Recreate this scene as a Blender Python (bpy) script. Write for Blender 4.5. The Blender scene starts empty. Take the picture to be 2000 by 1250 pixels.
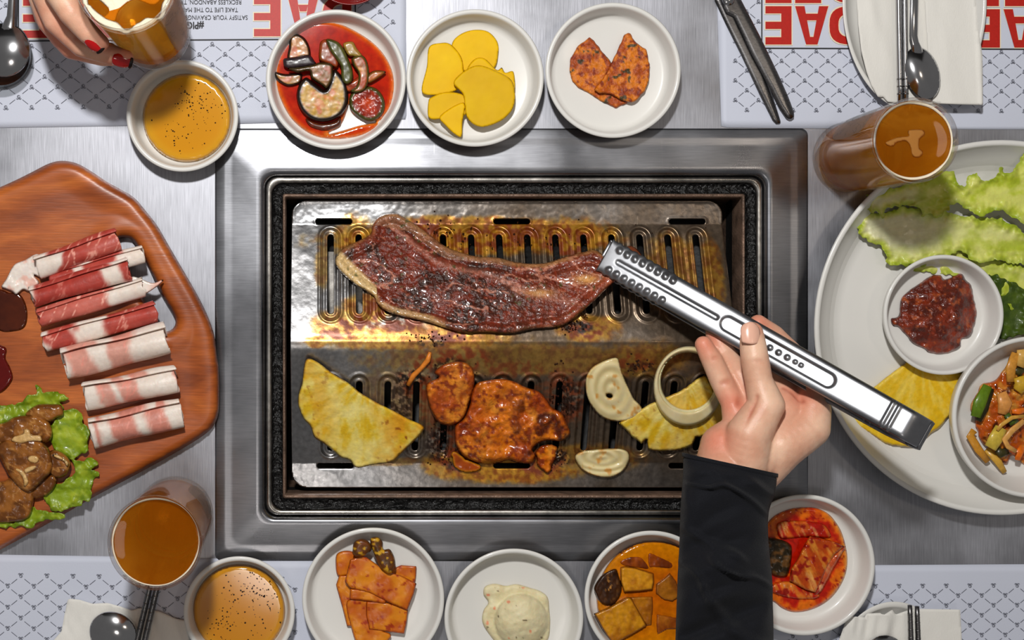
import bpy, bmesh, math, random
import numpy as np
from mathutils import Vector, Matrix

# ---------------------------------------------------------------- camera, world, lights, exposure
HC = 2448.0            # camera height above the table, in px-at-table units (24 = 1 cm)
CX, CY = 643.0, 570.0  # foot of the camera's vertical, in the photograph
S = 1.0 / 2400.0       # px-at-table -> metres
scene = bpy.context.scene
COL = scene.collection

cam_d = bpy.data.cameras.new('camera'); cam = bpy.data.objects.new('camera', cam_d); COL.objects.link(cam)
cam.location = (0, 0, HC * S); cam.rotation_euler = (0, 0, 0)
cam_d.sensor_width = 36.0; cam_d.lens = 36.0 * HC / 2000.0
cam_d.shift_x = (1000 - CX) / 2000.0; cam_d.shift_y = -(625 - CY) / 2000.0
cam_d.clip_start = 0.02; cam_d.clip_end = 30
scene.camera = cam

w = bpy.data.worlds.new('room_light'); scene.world = w; w.use_nodes = True
w.node_tree.nodes['Background'].inputs[0].default_value = (1.0, 0.97, 0.95, 1)
w.node_tree.nodes['Background'].inputs[1].default_value = 0.15

def area(name, loc, target, size, power, color, size_y=None):
    d = bpy.data.lights.new(name, 'AREA'); o = bpy.data.objects.new(name, d); COL.objects.link(o)
    d.energy = power; d.color = color
    d.shape = 'DISK' if size_y is None else 'RECTANGLE'; d.size = size
    if size_y: d.size_y = size_y
    o.location = loc
    o.rotation_euler = (Vector(target) - Vector(loc)).to_track_quat('-Z', 'Y').to_euler()
    return o
# the photographer's flash, held above the far side of the table
area('flash', (-0.09, 0.54, 1.18), (0.12, -0.03, 0), 0.09, 15.0, (1, 0.985, 0.96))
# warm ceiling lamps of the room
area('ceiling_lamp_light', (1.13, 0.34, 2.2), (1.13, 0.34, 0), 0.28, 2.2, (1, 0.86, 0.70))
area('ceiling_lamp_light', (-0.10, -0.62, 2.2), (-0.10, -0.62, 0), 0.34, 2.4, (1, 0.93, 0.86))

scene.view_settings.view_transform = 'Standard'; scene.view_settings.look = 'None'
scene.view_settings.exposure = 0.0; scene.view_settings.gamma = 1.0
scene.view_settings.use_curve_mapping = False
cy = scene.cycles
cy.max_bounces = 10; cy.transmission_bounces = 10; cy.glossy_bounces = 4; cy.diffuse_bounces = 3
cy.caustics_refractive = False; cy.caustics_reflective = False
cy.sample_clamp_indirect = 4.0
try: cy.use_denoising = True
except Exception: pass

# ---------------------------------------------------------------- helpers
def P(px, py, h=0.0):
    s = 1.0 - h / HC
    return Vector(((px - CX) * s * S, -(py - CY) * s * S, h * S))

def Pn(px, py, h):
    s = 1.0 - h / HC
    return np.stack([(px - CX) * s * S, -(py - CY) * s * S, h * S], -1)

def Z(x0, y0, k, pts):      # coordinates read in a magnified crop
    return [(x0 + a / k, y0 + b / k) for a, b in pts]
C1 = lambda p: Z(0, 0, 3.677, p);      C2 = lambda p: Z(500, 0, 3.448, p)
C3 = lambda p: Z(1050, 0, 3.922, p);   C4 = lambda p: Z(1480, 0, 3.125, p)
C5 = lambda p: Z(0, 300, 3.125, p);    C6 = lambda p: Z(0, 660, 2.977, p)
D1 = lambda p: Z(560, 380, 2.857, p);  D2 = lambda p: Z(560, 650, 3.333, p)
D3 = lambda p: Z(1100, 420, 2.314, p); D4 = lambda p: Z(1300, 560, 3.125, p)
D5 = lambda p: Z(1560, 260, 2.717, p); D6 = lambda p: Z(1560, 640, 3.289, p)
E1 = lambda p: Z(0, 900, 3.333, p);    E2 = lambda p: Z(560, 1000, 3.226, p)
E3 = lambda p: Z(1120, 860, 3.125, p); E4 = lambda p: Z(1600, 980, 4.63, p)
F1 = lambda p: Z(1640, 280, 5.208, p); F2 = lambda p: Z(0, 740, 4.033, p)
F3 = lambda p: Z(1850, 640, 3.787, p); F4 = lambda p: Z(1130, 1020, 5.435, p)
F5 = lambda p: Z(1640, 0, 5.556, p);   F6 = lambda p: Z(1480, 980, 4.63, p)

def _hash(i, j, s):
    n = (i * 374761393 + j * 668265263 + s * 974634777) & 0xFFFFFFFF
    n = ((n ^ (n >> 13)) * 1274126177) & 0xFFFFFFFF
    n = n ^ (n >> 16)
    return (n & 0xFFFFFF) / float(0xFFFFFF)

def vnoise(x, y, s=0):
    x = np.asarray(x, float); y = np.asarray(y, float)
    xi = np.floor(x).astype(np.int64); yi = np.floor(y).astype(np.int64)
    fx = x - xi; fy = y - yi
    fx = fx * fx * (3 - 2 * fx); fy = fy * fy * (3 - 2 * fy)
    a = _hash(xi, yi, s); b = _hash(xi + 1, yi, s); c = _hash(xi, yi + 1, s); d = _hash(xi + 1, yi + 1, s)
    return (a * (1 - fx) + b * fx) * (1 - fy) + (c * (1 - fx) + d * fx) * fy

def fbm(x, y, scale, s=0, octv=4, ax=0.0, st=1.0):
    """0..1 noise, feature size = scale px; ax rotates (radians), st stretches along that axis."""
    x = np.asarray(x, float); y = np.asarray(y, float)
    c, sn = math.cos(ax), math.sin(ax)
    u = (x * c + y * sn) / st; v = -x * sn + y * c
    t = 0; amp = 0.5; tot = 0
    f = 1.0 / scale
    for k in range(octv):
        t = t + amp * vnoise(u * f + 13.7 * k, v * f + 7.3 * k, s + k * 17); tot += amp
        amp *= 0.5; f *= 2.03
    return t / tot

def ss(a, b, x):
    t = np.clip((x - a) / (b - a + 1e-9), 0, 1)
    return t * t * (3 - 2 * t)

def mixc(a, b, f):
    a = np.asarray(a, float); b = np.asarray(b, float); f = np.asarray(f, float)
    if f.ndim: f = f[..., None]
    return a * (1 - f) + b * f

def rgb(a, b, c): return np.array((a, b, c), float)

def smooth(poly, n=6):
    p = np.array(poly, float); m = len(p); out = []
    for i in range(m):
        p0, p1, p2, p3 = p[i - 1], p[i], p[(i + 1) % m], p[(i + 2) % m]
        for k in range(n):
            t = k / n
            out.append(0.5 * ((2 * p1) + (-p0 + p2) * t + (2 * p0 - 5 * p1 + 4 * p2 - p3) * t * t + (-p0 + 3 * p1 - 3 * p2 + p3) * t ** 3))
    return np.array(out)

def frill(poly, amp, scale, seed=0, step=4, smooth_first=True):
    """resample an outline and ruffle it"""
    p = smooth(poly, 8) if smooth_first else np.array(poly, float)
    q = np.vstack([p, p[:1]]); seg = np.hypot(*(q[1:] - q[:-1]).T); L = np.concatenate([[0], np.cumsum(seg)])
    n = max(12, int(L[-1] / step)); t = np.linspace(0, L[-1], n, endpoint=False)
    x = np.interp(t, L, q[:, 0]); y = np.interp(t, L, q[:, 1])
    dx = np.roll(x, -1) - np.roll(x, 1); dy = np.roll(y, -1) - np.roll(y, 1); l = np.hypot(dx, dy) + 1e-9
    nx, ny = dy / l, -dx / l
    f = (fbm(t, t * 0 + seed * 9.1, scale, seed, 3) - 0.5) * 2 * amp
    return np.stack([x + nx * f, y + ny * f], -1)

def ell(cx, cy, rx, ry=None, n=40, rot=0):
    ry = rx if ry is None else ry
    a = np.linspace(0, 2 * math.pi, n, endpoint=False)
    x, y = rx * np.cos(a), ry * np.sin(a); c, s = math.cos(rot), math.sin(rot)
    return np.stack([cx + x * c - y * s, cy + x * s + y * c], -1)

def sdist(px, py, poly, want_near=False):
    """signed distance, positive inside"""
    poly = np.asarray(poly, float); A = poly; B = np.roll(poly, -1, 0)
    out = np.empty(len(px)); near = np.empty((len(px), 2)) if want_near else None
    ch = max(1, int(4e6 / len(poly)))
    for s in range(0, len(px), ch):
        x = px[s:s + ch, None]; y = py[s:s + ch, None]
        ex, ey = (B - A)[:, 0], (B - A)[:, 1]
        t = np.clip(((x - A[:, 0]) * ex + (y - A[:, 1]) * ey) / (ex * ex + ey * ey + 1e-12), 0, 1)
        qx, qy = A[:, 0] + t * ex, A[:, 1] + t * ey
        d2 = (x - qx) ** 2 + (y - qy) ** 2; k = d2.argmin(1); ar = np.arange(len(k))
        d = np.sqrt(d2[ar, k])
        cond = (A[:, 1] > y) != (B[:, 1] > y)
        xin = (B[:, 0] - A[:, 0]) * (y - A[:, 1]) / (np.where(ey == 0, 1e-12, ey)) + A[:, 0]
        ins = (cond & (x < xin)).sum(1) % 2 == 1
        out[s:s + ch] = np.where(ins, d, -d)
        if want_near: near[s:s + ch] = np.stack([qx[ar, k], qy[ar, k]], -1)
    return (out, near) if want_near else out

def lin(c):
    c = np.clip(np.asarray(c, float) / 255.0, 0, 1)
    return np.where(c <= 0.04045, c / 12.92, ((c + 0.055) / 1.055) ** 2.4)

def mesh_obj(name, verts, faces, mat=None, parent=None, cols=None, shade=True):
    me = bpy.data.meshes.new(name)
    verts = np.asarray(verts, float)
    fa = faces if isinstance(faces, list) else faces.tolist()
    me.from_pydata(verts.tolist(), [], fa); me.update()
    if cols is not None:
        at = me.color_attributes.new('Col', 'FLOAT_COLOR', 'POINT')
        cols = np.asarray(cols, float)
        a = cols[:, 3:4] if cols.shape[1] > 3 else np.ones((len(cols), 1))
        at.data.foreach_set('color', np.hstack([lin(cols[:, :3]), a]).astype(np.float32).ravel())
    if shade: me.polygons.foreach_set('use_smooth', [True] * len(me.polygons))
    if mat: me.materials.append(mat)
    o = bpy.data.objects.new(name, me); COL.objects.link(o)
    if parent is not None: o.parent = parent
    return o

def tag(o, label, cat, group=None, kind=None):
    o['label'] = label; o['category'] = cat
    if group: o['group'] = group
    if kind: o['kind'] = kind
    return o

def empty(name, loc, label=None, cat=None, group=None):
    o = bpy.data.objects.new(name, None); COL.objects.link(o); o.location = loc; o.empty_display_size = 0.02
    if label: tag(o, label, cat, group)
    return o

def adopt(parent, *kids):
    """parent world-space-built parts under an Empty that has its own location"""
    bpy.context.view_layer.update()
    for k in kids:
        k.parent = parent
        k.matrix_parent_inverse = Matrix.Translation(parent.location).inverted()

def slab(name, poly, h, t, mat, col=(200, 200, 200), res=3.0, r=None, base=None, hf=None, noise=None, holes=(),
         thin=False, world_plan=False, parent=None, edge=0.3, do_smooth=True, seed=0):
    """A body with the outline poly (photograph px), standing at height h, t thick (px), rounded over r at its edge."""
    poly = smooth(poly, 5) if do_smooth else np.array(poly, float)
    x0, y0 = poly.min(0) - res * 1.5; x1, y1 = poly.max(0) + res * 1.5
    nx = int((x1 - x0) / res) + 2; ny = int((y1 - y0) / res) + 2
    gx, gy = np.meshgrid(x0 + np.arange(nx) * res, y0 + np.arange(ny) * res)
    X = gx.ravel().copy(); Y = gy.ravel().copy()
    sd, near = sdist(X, Y, poly, True); dh = np.full(len(X), 1e9)
    for hp in holes:
        s2, n2 = sdist(X, Y, hp, True); s2 = -s2
        m = s2 < sd; sd = np.where(m, s2, sd); near = np.where(m[:, None], n2, near); dh = np.minimum(dh, s2)
    ok = (sd > -0.5 * res).reshape(ny, nx)
    cell = ok[:-1, :-1] & ok[1:, :-1] & ok[:-1, 1:] & ok[1:, 1:]
    j, i = np.nonzero(cell); a = j * nx + i
    quads = np.stack([a, a + nx, a + nx + 1, a + 1], -1)       # ccw seen from above (y flips)
    e = np.concatenate([quads[:, [k, (k + 1) % 4]] for k in range(4)])
    es = np.sort(e, 1); key = es[:, 0].astype(np.int64) * (nx * ny) + es[:, 1]
    uk, inv, cnt = np.unique(key, return_inverse=True, return_counts=True)
    bmask = np.zeros(nx * ny, bool); be = e[cnt[inv] == 1]; bmask[be.ravel()] = True
    used = np.zeros(nx * ny, bool); used[quads.ravel()] = True
    X[bmask] = near[bmask, 0]; Y[bmask] = near[bmask, 1]
    d = np.maximum(sd, 0); d[bmask] = 0
    idx = np.full(nx * ny, -1); u = np.nonzero(used)[0]; idx[u] = np.arange(len(u))
    X, Y, d, bm_ = X[u], Y[u], d[u], bmask[u]; dh = dh[u]
    r = r if r is not None else t
    prof = np.sqrt(np.clip(1 - (1 - np.clip(d / max(r, 1e-6), 0, 1)) ** 2, 0, 1)) if r > 0 else np.ones(len(d))
    b = h + (base(X, Y) if base is not None else 0.0) + np.zeros(len(X))
    dz = np.zeros(len(X))
    if hf is not None: dz = dz + hf(X, Y, d)
    if noise is not None: dz = dz + (fbm(X, Y, noise[1], seed + 5, 3) - 0.5) * 2 * noise[0] * (1 if thin else prof)
    if thin:
        zt = b + dz + t * (edge + (1 - edge) * prof); zb = b + dz
    else:
        zt = b + t * (edge + (1 - edge) * prof) + dz; zb = b.copy()
    q = idx[quads]
    top = np.stack([X, Y, zt], -1); inner = ~bm_
    bi = np.full(len(X), -1); sel = np.nonzero(inner)[0]
    sharp = edge >= 0.99 or world_plan
    if sharp:                                   # straight side wall
        bi = np.arange(len(X)) + len(X); bot = np.stack([X, Y, zb], -1); allv = np.vstack([top, bot])
        bi_map = bi
    else:
        bi[sel] = len(X) + np.arange(len(sel)); bi[bm_] = np.nonzero(bm_)[0]
        bot = np.stack([X[sel], Y[sel], zb[sel]], -1); allv = np.vstack([top, bot]); bi_map = bi
    qb = bi_map[q][:, ::-1]
    faces = [q, qb]
    if sharp:
        e2 = idx[be]; faces.append(np.stack([e2[:, 1], e2[:, 0], bi_map[e2[:, 0]], bi_map[e2[:, 1]]], -1))
    F = np.vstack(faces)
    c = col(X, Y, d) if callable(col) else np.tile(np.asarray(col, float), (len(X), 1))
    C = np.vstack([c, c]) if sharp else np.vstack([c, c[sel]])
    if world_plan:
        V = np.stack([(allv[:, 0] - CX) * S, -(allv[:, 1] - CY) * S, allv[:, 2] * S], -1)
    else:
        V = Pn(allv[:, 0], allv[:, 1], allv[:, 2])
    return mesh_obj(name, V, F, mat, parent, C)

# ---------------------------------------------------------------- materials
MATS = {}
def nd(nt, t, **kw):
    n = nt.nodes.new(t)
    for k, v in kw.items(): setattr(n, k, v)
    return n

def vm(name, rough=0.4, bump=0.3, bscale=200, sss=0.0, coat=0.0, metallic=0.0, var=0.15, vscale=300, col=None,
       stretch=None, rvar=0.0, dirt=False, spec=0.35, sheen=0.0, bdist=0.001, sss_r=(1, .3, .15), detail=4):
    """procedural material: base colour from the 'Col' attribute (or col), fine noise in colour, roughness and relief"""
    if name in MATS: return MATS[name]
    m = bpy.data.materials.new(name); m.use_nodes = True; nt = m.node_tree; b = nt.nodes['Principled BSDF']
    tc = nd(nt, 'ShaderNodeTexCoord'); mp = nd(nt, 'ShaderNodeMapping'); nt.links.new(tc.outputs['Object'], mp.inputs[0])
    if stretch: mp.inputs['Scale'].default_value = stretch
    n1 = nd(nt, 'ShaderNodeTexNoise'); n1.inputs['Scale'].default_value = vscale; n1.inputs['Detail'].default_value = detail
    nt.links.new(mp.outputs[0], n1.inputs['Vector'])
    n2 = nd(nt, 'ShaderNodeTexNoise'); n2.inputs['Scale'].default_value = bscale; n2.inputs['Detail'].default_value = detail
    nt.links.new(mp.outputs[0], n2.inputs['Vector'])
    if col is None:
        at = nd(nt, 'ShaderNodeAttribute'); at.attribute_name = 'Col'; cs = at.outputs['Color']
    else:
        rg = nd(nt, 'ShaderNodeRGB'); rg.outputs[0].default_value = (*lin(col), 1); cs = rg.outputs[0]
    mr = nd(nt, 'ShaderNodeMapRange'); mr.inputs[1].default_value = 0.25; mr.inputs[2].default_value = 0.75
    mr.inputs[3].default_value = 1 - var; mr.inputs[4].default_value = 1 + var
    nt.links.new(n1.outputs['Fac'], mr.inputs[0])
    mx = nd(nt, 'ShaderNodeVectorMath', operation='SCALE')
    nt.links.new(cs, mx.inputs[0]); nt.links.new(mr.outputs[0], mx.inputs['Scale'])
    nt.links.new(mx.outputs[0], b.inputs['Base Color'])
    b.inputs['Roughness'].default_value = rough; b.inputs['Metallic'].default_value = metallic
    b.inputs['Specular IOR Level'].default_value = spec
    if rvar:
        r2 = nd(nt, 'ShaderNodeMapRange'); r2.inputs[1].default_value = 0.3; r2.inputs[2].default_value = 0.7
        r2.inputs[3].default_value = max(0.02, rough - rvar); r2.inputs[4].default_value = rough + rvar
        nt.links.new(n1.outputs['Fac'], r2.inputs[0]); nt.links.new(r2.outputs[0], b.inputs['Roughness'])
    if dirt and col is None:      # alpha = how clean the metal is
        nt.links.new(at.outputs['Alpha'], b.inputs['Metallic'])
    if sss:
        b.inputs['Subsurface Weight'].default_value = sss; b.inputs['Subsurface Radius'].default_value = sss_r
        b.inputs['Subsurface Scale'].default_value = 0.004
    if coat: b.inputs['Coat Weight'].default_value = coat; b.inputs['Coat Roughness'].default_value = 0.08
    if sheen: b.inputs['Sheen Weight'].default_value = sheen
    if bump:
        bp = nd(nt, 'ShaderNodeBump'); bp.inputs['Strength'].default_value = bump; bp.inputs['Distance'].default_value = bdist
        nt.links.new(n2.outputs['Fac'], bp.inputs['Height']); nt.links.new(bp.outputs[0], b.inputs['Normal'])
    MATS[name] = m
    return m

def steel(name, col=(176, 178, 184), rough=0.36, stretch=(1500, 60, 60), var=0.16, bump=0.12, blotch=0.25, scratches=True, metallic=1.0, attr=False):
    """brushed sheet metal with scratches and cloudy wear"""
    if name in MATS: return MATS[name]
    m = bpy.data.materials.new(name); m.use_nodes = True; nt = m.node_tree; b = nt.nodes['Principled BSDF']
    L = nt.links.new
    tc = nd(nt, 'ShaderNodeTexCoord'); mp = nd(nt, 'ShaderNodeMapping'); L(tc.outputs['Object'], mp.inputs[0]); mp.inputs['Scale'].default_value = stretch
    br = nd(nt, 'ShaderNodeTexNoise'); br.inputs['Scale'].default_value = 1.0; br.inputs['Detail'].default_value = 5; L(mp.outputs[0], br.inputs['Vector'])
    cl = nd(nt, 'ShaderNodeTexNoise'); cl.inputs['Scale'].default_value = 14; cl.inputs['Detail'].default_value = 6; L(tc.outputs['Object'], cl.inputs['Vector'])
    mps = nd(nt, 'ShaderNodeMapping'); mps.inputs['Rotation'].default_value = (0, 0, 0.5); mps.inputs['Scale'].default_value = (900, 18, 10); L(tc.outputs['Object'], mps.inputs[0])
    sc = nd(nt, 'ShaderNodeTexNoise'); sc.inputs['Scale'].default_value = 1.0; sc.inputs['Detail'].default_value = 2; L(mps.outputs[0], sc.inputs['Vector'])
    scr = nd(nt, 'ShaderNodeMapRange'); scr.inputs[1].default_value = 0.74; scr.inputs[2].default_value = 0.80; scr.inputs[3].default_value = 0; scr.inputs[4].default_value = 0.5 if scratches else 0
    L(sc.outputs['Fac'], scr.inputs[0])
    mr = nd(nt, 'ShaderNodeMapRange'); mr.inputs[1].default_value = 0.3; mr.inputs[2].default_value = 0.7; mr.inputs[3].default_value = 1 - var; mr.inputs[4].default_value = 1 + var
    L(br.outputs['Fac'], mr.inputs[0])
    m2 = nd(nt, 'ShaderNodeMapRange'); m2.inputs[1].default_value = 0.3; m2.inputs[2].default_value = 0.7; m2.inputs[3].default_value = 1 - blotch; m2.inputs[4].default_value = 1 + blotch * 0.6
    L(cl.outputs['Fac'], m2.inputs[0])
    mm = nd(nt, 'ShaderNodeMath', operation='MULTIPLY'); L(mr.outputs[0], mm.inputs[0]); L(m2.outputs[0], mm.inputs[1])
    ma = nd(nt, 'ShaderNodeMath', operation='ADD'); L(mm.outputs[0], ma.inputs[0]); L(scr.outputs[0], ma.inputs[1])
    if attr:
        at = nd(nt, 'ShaderNodeAttribute'); at.attribute_name = 'Col'; cs = at.outputs['Color']; L(at.outputs['Alpha'], b.inputs['Metallic'])
    else:
        rg = nd(nt, 'ShaderNodeRGB'); rg.outputs[0].default_value = (*lin(col), 1); cs = rg.outputs[0]; b.inputs['Metallic'].default_value = metallic
    mx = nd(nt, 'ShaderNodeVectorMath', operation='SCALE'); L(cs, mx.inputs[0]); L(ma.outputs[0], mx.inputs['Scale']); L(mx.outputs[0], b.inputs['Base Color'])
    rr = nd(nt, 'ShaderNodeMapRange'); rr.inputs[1].default_value = 0.3; rr.inputs[2].default_value = 0.7; rr.inputs[3].default_value = rough * 0.8; rr.inputs[4].default_value = rough * 1.25
    L(cl.outputs['Fac'], rr.inputs[0]); L(rr.outputs[0], b.inputs['Roughness'])
    bp = nd(nt, 'ShaderNodeBump'); bp.inputs['Strength'].default_value = bump; bp.inputs['Distance'].default_value = 0.0005
    L(ma.outputs[0], bp.inputs['Height']); L(bp.outputs[0], b.inputs['Normal'])
    MATS[name] = m
    return m

def glassy(name, color, rough=0.0, ior=1.45, mix_t=0.0, tcol=None, diff=0.0, dcol=None):
    """glass or liquid: refraction, part of it plain see-through so that light passes tinted"""
    if name in MATS: return MATS[name]
    m = bpy.data.materials.new(name); m.use_nodes = True; nt = m.node_tree; b = nt.nodes['Principled BSDF']; out = nt.nodes['Material Output']
    L = nt.links.new
    b.inputs['Base Color'].default_value = (*lin(color), 1); b.inputs['Roughness'].default_value = rough
    b.inputs['IOR'].default_value = ior; b.inputs['Transmission Weight'].default_value = 1.0
    cur = b.outputs[0]
    if diff:
        d = nd(nt, 'ShaderNodeBsdfTranslucent'); d.inputs[0].default_value = (*lin(dcol or color), 1)
        d2 = nd(nt, 'ShaderNodeBsdfDiffuse'); d2.inputs[0].default_value = (*lin(dcol or color), 1)
        s0 = nd(nt, 'ShaderNodeMixShader'); s0.inputs[0].default_value = 0.5; L(d.outputs[0], s0.inputs[1]); L(d2.outputs[0], s0.inputs[2])
        s = nd(nt, 'ShaderNodeMixShader'); s.inputs[0].default_value = diff; L(cur, s.inputs[1]); L(s0.outputs[0], s.inputs[2]); cur = s.outputs[0]
    if mix_t:
        t = nd(nt, 'ShaderNodeBsdfTransparent'); t.inputs[0].default_value = (*lin(tcol or color), 1)
        s = nd(nt, 'ShaderNodeMixShader'); s.inputs[0].default_value = mix_t; L(cur, s.inputs[1]); L(t.outputs[0], s.inputs[2]); cur = s.outputs[0]
    L(cur, out.inputs['Surface'])
    MATS[name] = m
    return m

# ---------------------------------------------------------------- solid builders
def lathe(name, c, prof, mat, n=96, parent=None, axis=None, noise=0, close=False):
    """turn a profile [(radius, height)] (px) about the vertical (or axis) through world point c"""
    vs = []; fs = []
    Q = Vector((0, 0, 1)).rotation_difference(Vector(axis).normalized()).to_matrix() if axis is not None else Matrix.Identity(3)
    for k, (r, h) in enumerate(prof):
        for i in range(n):
            a = 2 * math.pi * i / n
            vs.append(tuple(Vector(c) + Q @ Vector((r * S * math.cos(a), r * S * math.sin(a), h * S))))
    m = len(prof)
    for k in range(m - 1):
        for i in range(n):
            j = (i + 1) % n
            fs.append([k * n + i, k * n + j, (k + 1) * n + j, (k + 1) * n + i])
    if close:
        for i in range(n):
            j = (i + 1) % n
            fs.append([(m - 1) * n + i, (m - 1) * n + j, j, i])
    else:
        if prof[0][0] > 0.01: fs.append(list(range(n))[::-1])
        if prof[-1][0] > 0.01: fs.append([(m - 1) * n + i for i in range(n)])
    o = mesh_obj(name, vs, fs, mat, parent)
    return o

def rr(x0, y0, x1, y1, r, n=8):
    out = []
    for cx, cy_, a0 in ((x1 - r, y0 + r, -90), (x1 - r, y1 - r, 0), (x0 + r, y1 - r, 90), (x0 + r, y0 + r, 180)):
        for k in range(n + 1):
            a = math.radians(a0 + 90 * k / n); out.append((cx + r * math.cos(a), cy_ + r * math.sin(a)))
    return out

def ring_sweep(name, rings, mat, parent=None, col=None, closed=True, sub=14):
    """rings: list of (x0,y0,x1,y1,r,z) rounded rectangles in table-plan px, bridged in order"""
    vs = []; fs = []; n = None
    for (x0, y0, x1, y1, r, z) in rings:
        p = rr(x0, y0, x1, y1, r); q = []
        for i in range(len(p)):                     # subdivide the straight runs
            a = p[i]; b = p[(i + 1) % len(p)]
            k = sub if (i + 1) % 9 == 0 else 1
            for t in range(k): q.append((a[0] + (b[0] - a[0]) * t / k, a[1] + (b[1] - a[1]) * t / k))
        n = len(q)
        for (x, y) in q: vs.append(((x - CX) * S, -(y - CY) * S, z * S))
    m = len(rings)
    for k in range(m - 1 + (1 if closed else 0)):
        k2 = (k + 1) % m
        for i in range(n):
            j = (i + 1) % n
            fs.append([k * n + i, k * n + j, k2 * n + j, k2 * n + i])
    cols = None
    if col is not None:
        a = np.array(vs); cols = col(a[:, 0] / S + CX, -a[:, 1] / S + CY, a[:, 2] / S)
    return mesh_obj(name, vs, fs, mat, parent, cols)

def tube(name, pts, radii, mat, n=14, parent=None, flat=1.0, up=None, caps=True, col=None):
    """tapered tube through world points; flat squashes it along 'up'"""
    pts = [Vector(p) for p in pts]; m = len(pts); vs = []; fs = []
    up = Vector(up) if up is not None else Vector((0, 0, 1))
    for k, p in enumerate(pts):
        d = (pts[min(k + 1, m - 1)] - pts[max(k - 1, 0)]).normalized()
        sdir = d.cross(up)
        if sdir.length < 1e-4: sdir = d.cross(Vector((1, 0, 0)))
        sdir.normalize(); u2 = sdir.cross(d).normalized()
        for i in range(n):
            a = 2 * math.pi * i / n
            vs.append(tuple(p + sdir * (math.cos(a) * radii[k] * S) + u2 * (math.sin(a) * radii[k] * flat * S)))
    for k in range(m - 1):
        for i in range(n):
            j = (i + 1) % n; fs.append([k * n + i, k * n + j, (k + 1) * n + j, (k + 1) * n + i])
    if caps: fs.append(list(range(n))[::-1]); fs.append([(m - 1) * n + i for i in range(n)])
    cols = None
    if col is not None: cols = np.tile(np.asarray(col, float), (len(vs), 1))
    return mesh_obj(name, vs, fs, mat, parent, cols)

def fused(name, caps, mat, voxel=0.0011, sm=6, parent=None, deform=None, col=None):
    """one continuous body grown over tapered capsules [(p1, r1, p2, r2)] (world, metres) and remeshed"""
    bm = bmesh.new()
    for (a, ra, b, rb) in caps:
        a = Vector(a); b = Vector(b); L = (b - a).length; k = max(2, int(L / (0.35 * min(ra, rb))) + 1)
        for i in range(k + 1):
            t = i / k; r = ra + (rb - ra) * t; r = max(r, 1e-4)
            M = Matrix.Translation(a.lerp(b, t)) @ Matrix.Diagonal((r, r, r, 1))
            bmesh.ops.create_icosphere(bm, subdivisions=3, radius=1.0, matrix=M)
    me = bpy.data.meshes.new(name + '_raw'); bm.to_mesh(me); bm.free()
    o = bpy.data.objects.new(name, me); COL.objects.link(o)
    md = o.modifiers.new('r', 'REMESH'); md.mode = 'VOXEL'; md.voxel_size = voxel
    m2 = o.modifiers.new('s', 'SMOOTH'); m2.factor = 0.5; m2.iterations = sm
    dg = bpy.context.evaluated_depsgraph_get(); ev = o.evaluated_get(dg)
    me2 = bpy.data.meshes.new_from_object(ev); me2.name = name
    o.modifiers.clear(); o.data = me2; bpy.data.meshes.remove(me)
    n = len(me2.vertices); v = np.empty(n * 3, np.float32); me2.vertices.foreach_get('co', v); v = v.reshape(-1, 3).astype(float)
    if deform is not None:
        nn = np.empty(n * 3, np.float32); me2.vertices.foreach_get('normal', nn); nn = nn.reshape(-1, 3)
        v = v + nn * deform(v)[:, None]
        me2.vertices.foreach_set('co', v.astype(np.float32).ravel()); me2.update()
    if col is not None:
        at = me2.color_attributes.new('Col', 'FLOAT_COLOR', 'POINT'); c = col(v)
        at.data.foreach_set('color', np.hstack([lin(c), np.ones((n, 1))]).astype(np.float32).ravel())
    me2.polygons.foreach_set('use_smooth', [True] * len(me2.polygons)); me2.materials.clear(); me2.materials.append(mat)
    if parent is not None: o.parent = parent
    return o
# ---------------------------------------------------------------- the setting and the table
def boxmesh(name, x0, y0, z0, x1, y1, z1, mat, parent=None):
    v = [(x, y, z) for z in (z0, z1) for y in (y0, y1) for x in (x0, x1)]
    f = [[0, 2, 3, 1], [4, 5, 7, 6], [0, 1, 5, 4], [2, 6, 7, 3], [0, 4, 6, 2], [1, 3, 7, 5]]
    return mesh_obj(name, v, f, mat, parent, shade=False)
fl = boxmesh('floor', -2.2, -2.2, -0.80, 2.6, 2.2, -0.75, vm('floor_tile', col=(70, 64, 60), rough=0.5, bump=0.1, vscale=6, var=0.3))
fl['kind'] = 'structure'

TX0, TX1, TY0, TY1 = -560, 2560, -420, 1660           # table edges in plan px
tbl = empty('table', (0.14, 0.0, -0.75), 'brushed steel restaurant table with a grill let into its middle', 'table')
M_TABLE = steel('brushed_table_steel', (164, 165, 172), 0.46, (1300, 45, 60), 0.16, 0.10, 0.30, metallic=.85)
top = ring_sweep('tabletop', [(TX0, TY0, TX1, TY1, 20, 0), (500, 330, 1510, 1030, 30, 0), (500, 330, 1510, 1030, 30, -30), (TX0, TY0, TX1, TY1, 20, -60)], M_TABLE)
top.data.polygons.foreach_set("use_smooth", [False] * len(top.data.polygons)); adopt(tbl, top)
for sx in (-0.42, 0.74):
    for sy in (-0.38, 0.34):
        adopt(tbl, boxmesh('leg', sx - .02, sy - .02, -0.75, sx + .02, sy + .02, -0.025, M_TABLE))

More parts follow.
